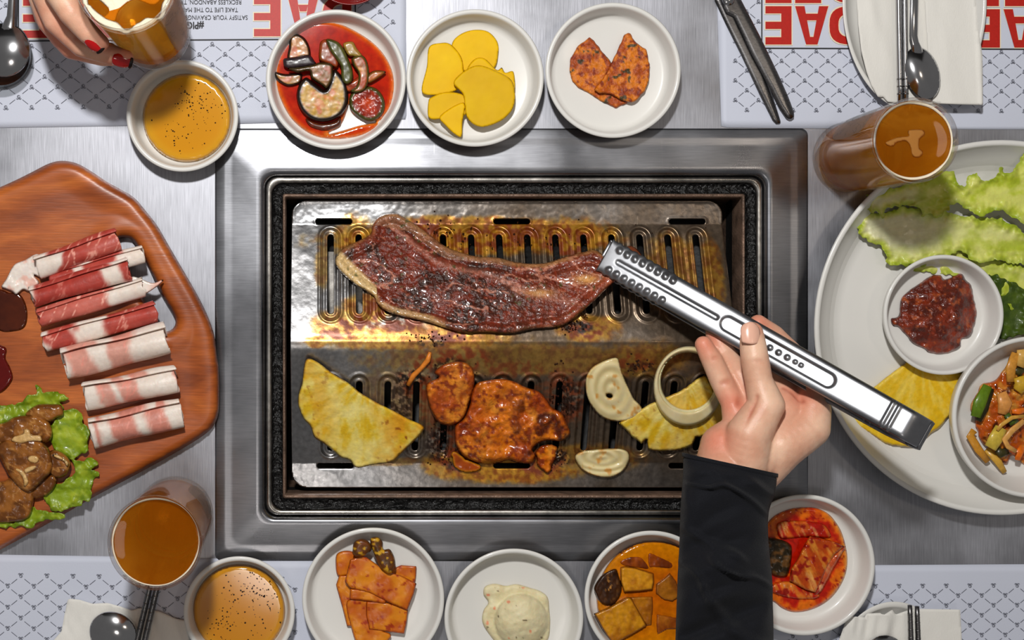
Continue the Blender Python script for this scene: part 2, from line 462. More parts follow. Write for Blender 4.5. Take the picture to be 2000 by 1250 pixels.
# ---- built-in grill: frame, lip, trough, well
grill = empty('table_grill', P(1000, 670, -30), 'built-in table grill with brushed steel frame and blackened trough', 'grill')
M_FRAME = steel('brushed_frame_steel', (142, 143, 148), 0.30, (60, 1100, 60), 0.10, 0.06, 0.22)
M_LIP = steel('lip_steel', (170, 166, 160), 0.30, (200, 200, 60), 0.25, 0.2, 0.5, False)
M_CRUST = vm('charred_crust', col=(16, 15, 15), rough=0.22, bump=1.0, bscale=260, vscale=120, var=0.6, bdist=0.004, rvar=0.12)
M_RUST = vm('burnt_ridge', col=(110, 88, 74), rough=0.45, bump=0.6, bscale=500, vscale=90, var=0.55, metallic=0.4)
M_WELL = vm('burnt_well', col=(14, 13, 13), rough=0.55, bump=0.5, bscale=150, var=0.4)
frame = ring_sweep('frame', [
    (420, 251, 1578, 1096, 14, 0.3), (420.6, 251.6, 1577.4, 1095.4, 14, 1.2), (424, 255, 1574, 1092, 14, 2.0),
    (437, 268, 1558, 1079, 16, 4.8), (441, 272, 1554, 1075, 18, 5.0), (450, 281, 1545, 1066, 20, 4.6), (456, 287, 1540, 1061, 21, 5.0),
    (500, 326, 1506, 1023, 26, 9.6), (507, 333, 1499, 1016, 27, 9.8), (512, 338, 1496, 1013, 26, 8.2), (515.5, 341.5, 1493.5, 1010.5, 25, 4.5), (517, 343, 1492, 1009, 24, 0), (518, 344, 1491, 1008, 24, -14)], M_FRAME, closed=False)
lip = ring_sweep('lip', [(519, 345, 1490, 1007, 22, -12), (519.5, 345.5, 1489.5, 1006.5, 22, -2), (522, 348, 1487, 1004, 22, 1), (529, 355, 1480, 998, 22, 1), (531, 357, 1478, 996, 22, -3), (532, 358, 1477, 995, 22, -14)], M_LIP, closed=False)
tr = ring_sweep('trough', [(531, 357, 1478, 996, 22, -3), (534, 360, 1475, 993, 20, -9), (542, 367, 1467, 986, 14, -11), (549, 374, 1460, 978, 8, -8), (552, 378, 1456, 974, 4, -5)], M_CRUST, closed=False, sub=60)
rg = ring_sweep('ridge', [(552, 378, 1456, 974, 4, -6), (553, 379.5, 1455, 973, 3, -1), (556, 383, 1452, 969, 3, -0.5), (558, 385.5, 1450, 967, 3, -4), (558.5, 386, 1449.5, 966.5, 3, -60), (562, 390, 1446, 962, 3, -160)], M_RUST, closed=False, sub=40)
well = ring_sweep('well', [(559, 386, 1449, 966, 3, -60), (562, 390, 1446, 962, 3, -200), (900, 600, 1100, 700, 3, -200), (999, 649, 1001, 651, .5, -200)], M_WELL, closed=False)
adopt(grill, frame, lip, tr, rg, well)

# ---- the tent-shaped grill plate
ZR, ZT = -34.0, 56.0
V_F1, V_TOP, V_F2 = 436.0, 666.0, 909.0
def plate_z_plan(y):
    z = np.where(y < V_F1, ZR, np.where(y < V_TOP, ZR + (ZT - ZR) * (y - V_F1) / (V_TOP - V_F1), np.where(y < V_F2, ZT + (ZR - ZT) * (y - V_TOP) / (V_F2 - V_TOP), ZR)))
    k = np.exp(-((y - V_TOP) / 10.0) ** 2) * 3.0
    return z - k
def plate_z(px, py):
    """height of the grill plate under a point seen at (px, py)"""
    z = np.zeros(np.shape(py))
    for _ in range(4):
        z = plate_z_plan(CY + (np.asarray(py, float) - CY) * (1 - z / HC))
    return z
SP = 55.4
def slot_d(X, Y):
    """distance from the axis of the nearest long slot"""
    k = np.clip(np.round((X - 645.7) / SP), 0, 13); sx = 645.7 + k * SP
    dy1 = np.maximum(0, np.maximum(463 - Y, Y - 606)); dy2 = np.maximum(0, np.maximum(749 - Y, Y - 877))
    return np.hypot(X - sx, np.minimum(dy1, dy2)), sx, k
def cap(x0, y0, x1, y1, r, n=7):
    out = []; a0 = math.atan2(y1 - y0, x1 - x0)
    for k in range(n + 1): a = a0 + math.pi / 2 + math.pi * k / n; out.append((x0 + r * math.cos(a), y0 + r * math.sin(a)))
    for k in range(n + 1): a = a0 - math.pi / 2 + math.pi * k / n; out.append((x1 + r * math.cos(a), y1 + r * math.sin(a)))
    return np.array(out)
holes = []
for k in range(14):
    x = 645.7 + k * SP
    holes += [cap(x, 463, x, 606, 6.2), cap(x, 749, x, 877, 6.2)]
for x in (621, 973, 1320): holes.append(cap(x, 431, x + 62, 431, 5.5))
for x in (624, 973, 1320): holes.append(cap(x, 914, x + 62, 914, 5.5))
PLATE = rr(569, 389, 1420, 957, 30)
def plate_h(X, Y, d):
    z = plate_z_plan(Y)
    sd, sx, k = slot_d(X, Y)
    g = -5.5 * (1 - ss(14, 20, sd)) + 2.5 * np.exp(-((sd - 21.5) / 2.2) ** 2) + 3.5 * np.exp(-((sd - 8) / 2.5) ** 2)
    g = g * ((Y > 438) & (Y < V_F2))
    rim = 3.0 * np.exp(-(d / 4.0) ** 2) - 4 * np.exp(-((X - 569) / 2.0) ** 2)
    dent = (fbm(X, Y, 26, 3, 3) - 0.5) * 1.6 + (fbm(X, Y, 7, 9, 2) - 0.5) * 0.7 * (Y < 440)
    return z + g + rim * (Y < V_F1) * 0.5 + dent
def blob(X, Y, cx, cy_, rx, ry, s, amt=1.0):
    f = np.exp(-(((X - cx) / rx) ** 2 + ((Y - cy_) / ry) ** 2))
    n = fbm(X, Y, 12, s, 4)
    return amt * ss(0.28, 0.62, f * (0.55 + 0.9 * n))
def plate_col(X, Y, d):
    base = np.tile(rgb(176, 176, 178), (len(X), 1))
    n = fbm(X, Y, 60, 31, 4)
    # heat tint towards the middle and right
    heat = np.clip(ss(600, 1000, X) * 0.85 + 0.08 - 0.3 * (Y < 436) - 0.25 * (Y > 909), 0, 1) * (0.5 + n * 0.9)
    c = mixc(base, rgb(92, 74, 56), np.clip(heat, 0, 0.85))
    met = 1.0 - 0.25 * heat
    f = np.zeros(len(X)); br = np.zeros(len(X)); bk = np.zeros(len(X))
    for (x, y, rx, ry, a) in ((860, 470, 260, 34, 1), (900, 440, 190, 22, .9), (1100, 460, 130, 40, .9), (690, 470, 40, 60, .8), (660, 640, 60, 40, .7), (800, 660, 210, 26, .75), (900, 640, 80, 60, .6), (720, 600, 60, 30, .8),
                          (630, 520, 18, 50, .6), (1140, 640, 70, 30, .7), (1000, 925, 150, 26, 1), (880, 915, 60, 30, .8), (1150, 900, 120, 34, .6), (1320, 540, 70, 90, .65), (1390, 540, 24, 90, .7), (620, 665, 30, 14, .8),
                          (1000, 700, 330, 34, .5), (780, 780, 90, 90, .35), (1250, 700, 90, 40, .6), (760, 905, 70, 10, .5)):
        f = np.maximum(f, blob(X, Y, x, y, rx, ry, int(x) % 97, a))
    for (x, y, rx, ry, a) in ((835, 445, 40, 22, 1), (1000, 455, 60, 30, .7), (1110, 470, 50, 34, .9), (940, 470, 60, 26, .8), (700, 630, 44, 16, 1), (660, 650, 40, 12, .8), (780, 632, 46, 16, 1), (870, 655, 40, 16, 1), (740, 600, 30, 30, .8),
                          (820, 740, 44, 50, .9), (900, 700, 60, 26, .9), (1000, 720, 70, 20, .6), (1100, 780, 50, 60, .8), (900, 900, 50, 30, 1), (1060, 905, 50, 30, 1), (1130, 645, 40, 16, 1), (1230, 705, 40, 18, .7), (690, 790, 20, 14, .3),
                          (880, 850, 40, 60, .8), (860, 760, 60, 90, .6), (1085, 745, 80, 30, .5)):
        br = np.maximum(br, blob(X, Y, x, y, rx, ry, int(x * 3 + y) % 89, a))
    for (x, y, rx, ry, a) in ((1120, 638, 32, 12, 1), (800, 735, 30, 18, 1), (880, 720, 40, 26, .8), (780, 790, 30, 70, .7), (1110, 780, 30, 40, .8), (855, 870, 26, 36, .8), (840, 668, 30, 8, .7), (1090, 900, 34, 20, .8), (1240, 715, 30, 12, .6), (905, 915, 40, 10, .7)):
        bk = np.maximum(bk, blob(X, Y, x, y, rx, ry, int(x * 7 + y) % 83, a))
    n2 = fbm(X, Y, 9, 77, 4)
    c = mixc(c, mixc(rgb(206, 138, 14), rgb(140, 70, 8), ss(.35, .7, n2)), f * (0.62 + 0.4 * n2))
    c = mixc(c, rgb(112, 44, 16), br * ss(0.3, 0.6, n2) * 0.95)
    c = mixc(c, rgb(28, 16, 11), bk * ss(0.34, 0.55, fbm(X, Y, 6, 55, 3)))
    met = met * (1 - 0.45 * f) * (1 - 0.75 * br * ss(.3, .6, n2)) * (1 - bk)
    return np.hstack([c, met[:, None]])
plate = slab('grill_plate', PLATE, 0, 2.2, steel('scratched_plate_steel', rough=0.30, stretch=(300, 300, 60), var=0.2, bump=0.25, blotch=0.25, attr=True), plate_col, res=2.2, r=0, hf=plate_h, holes=holes,
             thin=True, world_plan=True, edge=1.0, do_smooth=False)
tag(plate, 'stainless tent-shaped grill plate with long slots, stained by yellow and brown marinade', 'grill plate')
# drip tray under the slots
tray = ring_sweep('drip_tray', [(600, 410, 1410, 940, 20, -70), (610, 420, 1400, 930, 20, -78), (900, 600, 1100, 700, 3, -78), (999, 649, 1001, 651, .5, -78)], M_WELL, closed=False)
adopt(grill, tray)
# pale burner bar glimpsed through the two leftmost slots
bar = boxmesh('burner_bar', (640 - CX) * S, -(640 - CY) * S, -60 * S, (720 - CX) * S, -(490 - CY) * S, -52 * S, M_LIP); adopt(grill, bar)
wb = boxmesh('wall_back', -2.2, 2.2, -0.80, 2.6, 2.3, 2.4, vm('dark_wall', col=(60, 56, 54), rough=0.8, bump=0.1, vscale=8)); wb['kind'] = 'structure'
# ---------------------------------------------------------------- paper placemats with print
M_PAPER = vm('placemat_paper', rough=0.62, bump=0.08, bscale=900, var=0.015, vscale=20, col=(198, 202, 216))
M_INK = vm('dark_ink', rough=0.6, bump=0, var=0.1, col=(92, 94, 106))
M_BLACK = vm('black_ink', rough=0.6, bump=0, var=0.1, col=(38, 38, 42))
M_RED = vm('red_ink', rough=0.5, bump=0, var=0.10, vscale=600, col=(178, 26, 14))
M_CREAM = vm('cream_ink', rough=0.55, bump=0, var=0.03, col=(226, 214, 186))

def flat(name, polys, h, mat, parent=None):
    vs = []; fs = []
    for p in polys:
        k = len(vs)
        zj = h + 0.05 * (len(fs) % 5)
        for (x, y) in p: vs.append(tuple(P(x, y, zj)))
        a = sum(p[i - 1][0] * p[i][1] - p[i][0] * p[i - 1][1] for i in range(len(p)))
        f = list(range(k, k + len(p))); fs.append(f[::-1] if a > 0 else f)
    o = mesh_obj(name, vs, fs, mat, parent, shade=False); return o
def stroke(x0, y0, x1, y1, w):
    l = math.hypot(x1 - x0, y1 - y0) + 1e-9; nx, ny = -(y1 - y0) / l * w / 2, (x1 - x0) / l * w / 2
    return [(x0 + nx, y0 + ny), (x1 + nx, y1 + ny), (x1 - nx, y1 - ny), (x0 - nx, y0 - ny)]
def path_strokes(pts, w): return [stroke(*pts[i], *pts[i + 1], w) for i in range(len(pts) - 1)]
def motif(x, y, s, flip):
    """curl with a little bracket: the printed repeat"""
    out = []; f = -1 if flip else 1
    sp = [(x + f * s * (0.9 - 0.62 * t / 16) * math.cos(0.5 + t * 0.62), y + f * s * (0.9 - 0.62 * t / 16) * math.sin(0.5 + t * 0.62)) for t in range(17)]
    out += path_strokes(sp, 0.9)
    for sx in (-1, 1):
        out += path_strokes([(x + sx * s * 1.15, y + f * s * 0.75), (x + sx * s * 0.75, y + f * s * 1.2), (x + sx * s * 0.1, y + f * s * 1.0)], 0.9)
    return out
def lattice(x0, y0, dx, dy, box, flip, skip=None, slope=0.0, s=4.2):
    """nodes every dx, dy with a second set in between; box = clip (xa, ya, xb, yb)"""
    polys = []; xa, ya, xb, yb = box
    ins = lambda x, y: xa <= x <= xb and ya <= y <= yb and not (skip and skip[0] < x < skip[2] and skip[1] < y < skip[3])
    for i in range(-60, 61):
        for j in range(-60, 61):
            for o in (0, 0.5):
                x = x0 + (i + o) * dx; y = y0 + (j + o) * dy; ys = y + slope * (x - x0)
                if ins(x, ys): polys += motif(x, ys, s, flip)
                for sx, sy in ((0.5, 0.5), (-0.5, 0.5)):
                    a = (x + sx * dx * 0.28, ys + sy * dy * 0.28); b = (x + sx * dx * 0.72, ys + sy * dy * 0.72)
                    if ins(*a) and ins(*b): polys.append(stroke(*a, *b, 0.9))
    return polys
def letter(ch, x, y, w, h, b):
    """block capital turned upside down; (x, y) top-left in the picture, b = stroke"""
    if ch == 'E':
        m = h / 2
        return [[(x + w - b * 1.15, y), (x + w, y), (x + w, y + h), (x + w - b * 1.15, y + h)]] + \
               [[(x, q), (x + w - b * 1.15, q), (x + w - b * 1.15, q + b * .82), (x, q + b * .82)] for q in (y, y + m - b * .41, y + h - b * .82)]
    if ch == 'A':
        t = b * 1.05; mid = x + w / 2
        yb_ = y + h * 0.30
        L = [(x, y), (x + t, y), (mid - 2.5 + 0, y + h * .86), (mid, y + h), (mid - w * .17, y + h)]
        R = [(x + w, y), (mid + w * .17, y + h), (mid, y + h), (mid + 2.5, y + h * .86), (x + w - t, y)]
        return [L, R, [(mid - w * .17, y + h), (mid + w * .17, y + h), (mid + 3, y + h * .80), (mid - 3, y + h * .80)], [(x + t + 2, yb_ - b * .45), (x + w - t - 2, yb_ - b * .45), (x + w - t - 5, yb_ + b * .3), (x + t + 5, yb_ + b * .3)]]
    if ch == 'D':
        out = [[(x + w - b, y), (x + w, y), (x + w, y + h), (x + w - b, y + h)]]; n = 14; cx = x + w - b * .9; rx = w - b * .9; ry = h / 2
        for k in range(n):
            a0 = math.pi / 2 + math.pi * k / n; a1 = math.pi / 2 + math.pi * (k + 1) / n
            o = [(cx + rx * math.copysign(abs(math.cos(a)) ** .7, math.cos(a)), y + ry + ry * math.copysign(abs(math.sin(a)) ** .7, math.sin(a))) for a in (a0, a1)]
            i_ = [(cx + (rx - b) * math.copysign(abs(math.cos(a)) ** .7, math.cos(a)), y + ry + (ry - b * .82) * math.copysign(abs(math.sin(a)) ** .7, math.sin(a))) for a in (a0, a1)]
            out.append([o[0], o[1], i_[1], i_[0]])
        return out
def text(s, x, y, size, h, mat, rot=math.pi, weight=0.0):
    c = bpy.data.curves.new('t', 'FONT'); c.body = s; c.size = size * S; c.offset = weight * S; c.align_x = 'LEFT'; c.space_character = 1.0
    o = bpy.data.objects.new('t', c); COL.objects.link(o)
    me = bpy.data.meshes.new_from_object(o.evaluated_get(bpy.context.evaluated_depsgraph_get())); bpy.data.objects.remove(o)
    o = bpy.data.objects.new('printed_text', me); COL.objects.link(o); me.materials.clear(); me.materials.append(mat)
    o.location = P(x, y, h); o.rotation_euler = (0, 0, rot); o.scale = (0.86, 1, 1)
    return o
def grow(p, g):
    cx = sum(q[0] for q in p) / len(p); cy_ = sum(q[1] for q in p) / len(p)
    return [(q[0] + math.copysign(g, q[0] - cx), q[1] + math.copysign(g, q[1] - cy_)) for q in p]
def placemat(poly, label, lat, box=None, words=(), texts=(), at=(0, 0)):
    e = empty('placemat', P(at[0], at[1], 0), label, 'placemat')
    kids = [slab('sheet', poly, 0.15, 1.0, M_PAPER, res=12, r=0, edge=1.0, do_smooth=False, hf=lambda X, Y, d: 2.0 * np.exp(-d / 10) * (fbm(X, Y, 120, 4) > .5) * (fbm(X, Y, 120, 4) - .5))]
    kids.append(flat('lattice_print', lattice(*lat), 2.5, M_INK))
    if box: kids.append(flat('box_rule', [p for q in box for p in path_strokes(q, 2.4)], 2.5, M_BLACK))
    for (ch, x, y, w_, h_, b_) in words:
        L = letter(ch, x, y, w_, h_, b_)
        kids.append(flat('letter_outline', [grow(p, 2.0) for p in L], 2.4, M_CREAM)); kids.append(flat('printed_letter', L, 2.7, M_RED))
    kids += [text(*t) for t in texts]
    adopt(e, *kids)
    return e
B = 17.5
placemat([(-150, -300), (792, -310), (794, 233), (540, 240), (240, 246), (-150, 252)], 'white lattice-print placemat with red capitals and lines of text, under the hand and glass',
         (11.4, 209, 50.4, 40, (-60, -140, 770, 215), False, (34, -140, 694, 79), -0.010, 4.4),
         [[(36, -140), (36, 80), (694, 76), (694, -140)]],
         [('E', 45, -3, 52, 77, B), ('A', 108, -3, 60, 77, B), ('D', 178, -3, 60, 77, B), ('E', 496, -6, 52, 77, B), ('A', 562, -6, 60, 77, B), ('D', 630, -6, 56, 77, B)],
         [('#PIG', 398, 43, 19, 2.6, M_BLACK, math.pi, 0.5), ('SATISFY YOUR CRAVINGS, CONSUME', 484, 30, 12.2, 2.6, M_BLACK), ('TAKE LIFE TO THE MAX, FORGET', 465, 15, 12.2, 2.6, M_BLACK), ('RECKLESS ABANDON. TRY SOMETH', 472, 0, 12.2, 2.6, M_BLACK)], (300, 0))
placemat([(1390, -300), (2330, -300), (2335, 254), (1700, 252), (1409, 249)], 'white placemat under the scissors and napkin plate, lattice print and large red capitals',
         (1504, 213.5, 45.2, 38.4, (1428, -160, 2300, 219), False, (1486, -160, 2250, 94), 0.004, 4.0),
         [[(1488, -160), (1488, 94), (2250, 97)]],
         [('E', 1495, 12, 51, 75, B), ('A', 1553, 12, 65, 75, B), ('D', 1620, 12, 62, 75, B), ('E', 1495, -70, 51, 76, B), ('E', 1553, -70, 51, 76, B), ('D', 1620, -70, 62, 76, B),
          ('E', 1903, 18, 50, 75, B), ('A', 1960, 18, 65, 75, B), ('E', 1903, -64, 48, 76, B), ('E', 1963, -64, 51, 76, B)], (), (1850, 0))
placemat([(-150, 1081), (300, 1088), (712, 1097), (712, 1560), (-150, 1560)], 'white lattice-print placemat at the lower left, under the beer glass and napkin',
         (40.5, 1125, 51, 41.5, (-60, 1122, 586, 1500), True, None, 0.014, 4.4), at=(300, 1300))
placemat([(1500, 1105), (2330, 1100), (2330, 1560), (1500, 1560)], 'white lattice-print placemat at the lower right, under the chopsticks plate',
         (1710, 1146, 46.1, 38.6, (1516, 1140, 2300, 1500), True, None, -0.006, 4.2), at=(1850, 1300))
# ---------------------------------------------------------------- white dishes, plates
M_DISH = vm('white_melamine', col=(216, 214, 209), rough=0.36, bump=0.03, bscale=60, var=0.02, vscale=14, coat=0.15, sss=0.0)
def dish(name, cx, cy_, r, h, label, cat='dish', z0=0.0, group=None, flat_r=0.86, rim=9.0, floor_h=None, flare=0.90, oval=1.0):
    """round dish whose rim (outer radius r, as photographed) stands h above z0; returns the world point of its middle"""
    H = z0 + h; s = 1 - H / HC; R = r * s
    c = P(cx, cy_, H); c.z = z0 * S
    fh = floor_h if floor_h is not None else 6.0
    rb = R * flare
    prof = [(0.0, 0), (rb * 0.80, 0), (rb * 0.82, 0.6), (rb * 0.90, 1.2), (rb * .965, h * .10), (rb * 0.992, h * .22), (R * .965, h * .6), (R * .995, h * .88), (R, h * .95), (R - rim * .18, h - .8), (R - rim * .5, h), (R - rim * .82, h - .8), (R - rim, h * .94), (R - rim * 1.15, h * .86),
            (R * flat_r + (R - rim - R * flat_r) * .35, h * .45), (R * flat_r + 1.5, fh + (h - fh) * .16), (R * flat_r - 3, fh + (h - fh) * .05), (R * (flat_r - .07), fh), (R * .4, fh - .4), (0.0, fh - .4)]
    prof = [(a, b) for a, b in prof]
    o = lathe(name, c, prof[1:-1], M_DISH, 128)
    if oval != 1.0:
        for v in o.data.vertices: v.co.y = c.y + (v.co.y - c.y) * oval
    tag(o, label, cat, group)
    return c, fh + z0
DISH = {}
DISH['oil1'] = dish('sauce_dish', 356, 226, 109.5, 46, 'small white sauce dish of golden oil beside the hand with red nails', z0=1.3, flat_r=0.84, rim=9)
DISH['eggplant'] = dish('side_dish_plate', 656, 155, 137, 46, 'white dish of spicy eggplant in red sauce, upper row', z0=5.3)
DISH['radish'] = dish('side_dish_plate', 928, 152, 134.5, 46, 'white dish holding yellow pickled radish, upper row', z0=5.3)
DISH['fishcake'] = dish('side_dish_plate', 1198, 137, 132.5, 46, 'white dish holding two orange fried pancake pieces, upper row', z0=5.3)
DISH['oil2'] = dish('sauce_dish', 467, 1196, 109, 46, 'small white sauce dish of golden oil at the lower left, beside the beer glass', z0=1.3, flat_r=0.84, rim=9)
DISH['fish'] = dish('side_dish_plate', 729, 1170, 139, 46, 'white dish of orange braised fish cake sheets, lower row', z0=5.3)
DISH['potato'] = dish('side_dish_plate', 1004, 1208, 136, 46, 'white dish with a scoop of mashed potato, lower row', z0=5.3)
DISH['braise'] = dish('side_dish_plate', 1273, 1168, 131, 50, 'white dish of soy braised vegetables left of the black sleeve', z0=5.3)
DISH['kimchi'] = dish('side_dish_plate', 1572, 1104, 138, 46, 'white dish of red kimchi right of the black sleeve', z0=5.3)
# the big platter at the right
DISH['platter'] = dish('platter', 1958, 640, 367, 58, 'large round white platter with lettuce, dips and pineapple at the right', 'platter', 0.2, flat_r=0.87, rim=11, floor_h=9, flare=.86)
PF = DISH['platter'][1]
DISH['dip'] = dish('dip_dish', 1844, 615, 117.5, 44, 'small white dish of brown-red bean paste on the platter', z0=PF + .3, flat_r=0.84, rim=8)
DISH['salad'] = dish('salad_bowl', 2019, 815, 158, 62, 'white bowl of dressed cabbage salad at the right edge of the platter', 'bowl', PF + 4, flat_r=0.78, rim=9)
DISH['plate1'] = dish('oval_plate', 1787, 2, 141, 26, 'oval white plate under the napkin, chopsticks and spoon at the upper right', 'plate', z0=1.3, flat_r=0.82, rim=7, oval=1.53)
DISH['plate3'] = dish('oval_plate', 1747, 1391, 141, 26, 'oval white plate at the lower right edge under a folded napkin', 'plate', z0=1.3, flat_r=0.82, rim=7, oval=1.53)
# dark red bowl just entering at the top
c = P(684, -70, 40); c.z = 1.3 * S
o = lathe('red_bowl', c, [(50, 0), (56, 2), (72, 20), (79, 40), (77, 41), (68, 22), (50, 8), (1, 6)], vm('red_lacquer', col=(116, 20, 18), rough=0.25, bump=0.02, var=0.05, coat=0.4)); tag(o, 'dark red bowl barely entering at the top edge above the eggplant dish', 'bowl')

M_OIL = vm('sesame_oil', rough=0.10, bump=0.02, bscale=30, var=0.03, vscale=20, coat=0.3, spec=0.6)
M_PEPPER = vm('ground_pepper', col=(34, 22, 14), rough=0.6, bump=0.2, var=0.5)
def specks(name, pts, rad, h, mat, parent=None, zfn=None, seed=1, col=None):
    """many tiny irregular grains, one mesh"""
    rng = random.Random(seed); vs = []; fs = []
    for (x, y) in pts:
        r = rng.uniform(rad[0], rad[1]); z = h if zfn is None else float(zfn(np.array([x]), np.array([y]))[0])
        k = len(vs); n = 5
        for a in range(n):
            q = rng.uniform(.7, 1.2); vs.append(tuple(P(x + r * q * math.cos(a * 1.2566), y + r * q * math.sin(a * 1.2566), z)))
        vs.append(tuple(P(x, y, z + r * 0.9)))
        for a in range(n): fs.append([k + a, k + n, k + (a + 1) % n])
    o = mesh_obj(name, vs, fs, mat, parent, np.tile(np.array(col if col else (40, 30, 20), float), (len(vs), 1)), shade=False)
    o['kind'] = 'stuff'; return o
def oil(cx, cy_, r, label, spots, seed, c1, c2):
    f = lambda X, Y, d: mixc(rgb(*c1), rgb(*c2), ss(0, 26, d) * (0.75 + .25 * fbm(X, Y, 60, seed)))
    o = slab('dipping_oil', ell(cx, cy_, r, n=90), 9, 14, M_OIL, f, res=4, r=7, do_smooth=False); tag(o, label, 'sauce')
    rng = random.Random(seed); pts = []
    for (x, y, s, n) in spots:
        for _ in range(n): pts.append((rng.gauss(x, s), rng.gauss(y, s)))
    pts = [(x, y) for x, y in pts if math.hypot(x - cx, y - cy_) < r - 6]
    specks('pepper_grains', pts, (0.5, 2.0), 23.0, M_PEPPER, o, seed=seed)
oil(365, 230, 86, 'golden oil with black pepper in the upper left sauce dish', [(388, 205, 22, 60), (370, 240, 26, 40), (345, 262, 22, 16), (375, 190, 14, 20)], 5, (206, 150, 30), (205, 136, 8))
oil(467, 1193, 90, 'golden oil with black pepper in the lower left sauce dish', [(490, 1150, 34, 90), (455, 1190, 40, 60), (430, 1225, 20, 30), (520, 1180, 24, 30)], 8, (196, 136, 30), (192, 122, 8))
# ---------------------------------------------------------------- food on the grill
M_MEAT = vm('seared_beef', rough=0.27, bump=0.8, bscale=380, var=0.35, vscale=500, bdist=0.0016, coat=0.35, rvar=0.12)
M_CHICK = vm('glazed_chicken', rough=0.24, bump=0.7, bscale=260, var=0.2, vscale=420, bdist=0.0015, coat=0.5, rvar=0.1)
M_FRUIT = vm('moist_fruit', rough=0.34, bump=0.55, bscale=240, var=0.10, vscale=300, sss=0.15, stretch=(1, 1, 1))
M_ONION = vm('moist_onion', rough=0.3, bump=0.15, bscale=160, var=0.05, vscale=150, sss=0.25, coat=0.2)
M_VEG = vm('dressed_vegetable', rough=0.34, bump=0.10, bscale=220, var=0.2, vscale=350, coat=0.1, spec=.3)
M_DRY = vm('dry_food', rough=0.5, bump=0.6, bscale=420, var=0.25, vscale=450, bdist=0.0015)
M_SAUCE = vm('red_sauce', rough=0.14, bump=0.14, bscale=110, var=0.25, vscale=240, coat=0.12)
M_LEAF = vm('lettuce_leaf', rough=0.42, bump=0.35, bscale=200, var=0.10, vscale=200, sss=0.1, coat=0.1, bdist=0.002)
M_RAW = vm('raw_meat', rough=0.36, bump=0.25, bscale=300, var=0.08, vscale=300, sss=0.12, coat=0.15)

def ridged(X, Y, sc, s, ax=0, st=1):
    n = fbm(X, Y, sc, s, 4, ax, st); return 1 - np.abs(n - 0.5) * 2

steak_o = D1([(270, 375), (290, 325), (330, 290), (460, 225), (480, 160), (530, 115), (610, 105), (660, 130), (740, 180), (800, 225), (880, 285), (960, 318), (1060, 345), (1180, 352), (1290, 378), (1420, 385), (1540, 352), (1650, 322), (1725, 312), (1790, 360), (1835, 420), (1850, 465), (1790, 520),
              (1720, 590), (1640, 660), (1560, 720), (1480, 742), (1380, 750), (1250, 775), (1120, 768), (990, 770), (900, 748), (800, 715), (690, 690), (600, 668), (540, 640), (500, 600), (490, 570), (440, 535), (380, 500), (300, 430)])
def steak_col(X, Y, d):
    n = fbm(X, Y, 26, 1); n2 = fbm(X, Y, 7, 2, 3)
    c = mixc(rgb(100, 36, 20), rgb(52, 24, 15), ss(.36, .62, n))
    c = mixc(c, rgb(132, 48, 28), ss(.5, .75, n2) * .7)
    right = ss(900, 1150, X) * .55 + ss(1060, 1190, X) * .3
    c = mixc(c, rgb(156, 66, 40), right * ss(.35, .6, n))
    m = ss(.955, .992, ridged(X, Y, 42, 7, .25, 2.2)) * ss(.35, .6, fbm(X, Y, 60, 11)) * 1.2 + ss(.975, .995, ridged(X, Y, 20, 8, .4, 1.5)) * .6
    c = mixc(c, rgb(190, 124, 100), np.clip(m * 1.2, 0, .85))
    # the long seam of connective fat along the upper side
    sx = np.array([765, 800, 850, 905, 950, 1010, 1060, 1120]); sy = np.array([438, 470, 512, 528, 534, 560, 580, 590])
    ln = np.abs(Y - np.interp(X, sx, sy)); c = mixc(c, rgb(176, 118, 100), np.exp(-(ln / 7) ** 2) * (X > 770) * (X < 1130) * .6)
    edge = np.clip(1 - d / (13 + 10 * (n2 - .5)), 0, 1)
    c = mixc(c, rgb(172, 126, 78), ss(.1, .7, edge) * np.where(X < 870, .9, np.where(Y < np.interp(X, [870, 1000, 1200], [520, 535, 545]), .75, .22)) * ss(.2, .5, fbm(X, Y, 34, 29)))
    # the fat strip at the left end and the lower left rim
    s1 = np.hypot((X - 692) * .74 + (Y - 540) * .67, 0); t1 = (-(X - 692) * .67 + (Y - 540) * .74)
    left = ss(24, 14, np.abs((X - 690) * .70 - (Y - 537) * .71 + 3) ) * (X < 735) * (Y > 490) * (d < 34)
    c = mixc(c, rgb(205, 172, 118), left)
    low = ss(17, 12, d) * (Y > 590) * (X > 730) * (X < 890)
    c = mixc(c, rgb(186, 146, 96), low * .85 * ss(885, 840, X) * ss(.2, .5, n + .15))
    top = (d < 26 + 14 * n) * (X > 735) * (X < 1000) * (Y < np.interp(X, [735, 800, 870, 1000], [440, 452, 505, 520]))
    c = mixc(c, rgb(150, 104, 72), top * .65)
    tip = np.exp(-(((X - 1145) / 24) ** 2 + ((Y - 545) / 9) ** 2)) + np.exp(-(((X - 1055) / 30) ** 2 + ((Y - 572) / 8) ** 2)) * .7
    c = mixc(c, rgb(222, 166, 92), np.clip(tip, 0, .8))
    c = mixc(c, rgb(70, 74, 34), ss(.74, .8, fbm(X, Y, 8, 19, 2)) * ss(.5, .6, fbm(X, Y, 60, 22)) * .7)
    return c
def lifted(X, Y): return plate_z(X, Y) + 7 + 24 * ss(1090, 1200, X)
st = slab('beef_steak', steak_o, 0, 15, M_MEAT, steak_col, res=2.2, r=9, base=lifted, noise=(2.2, 8), hf=lambda X, Y, d: 9 * (fbm(X, Y, 40, 5) - .5) * ss(0, 20, d) - 4 * ss(12, 20, d) * (1 - ss(20, 30, d)), seed=3)
tag(st, 'long glossy marbled beef steak with pale fat edge, gripped by the tongs', 'steak')
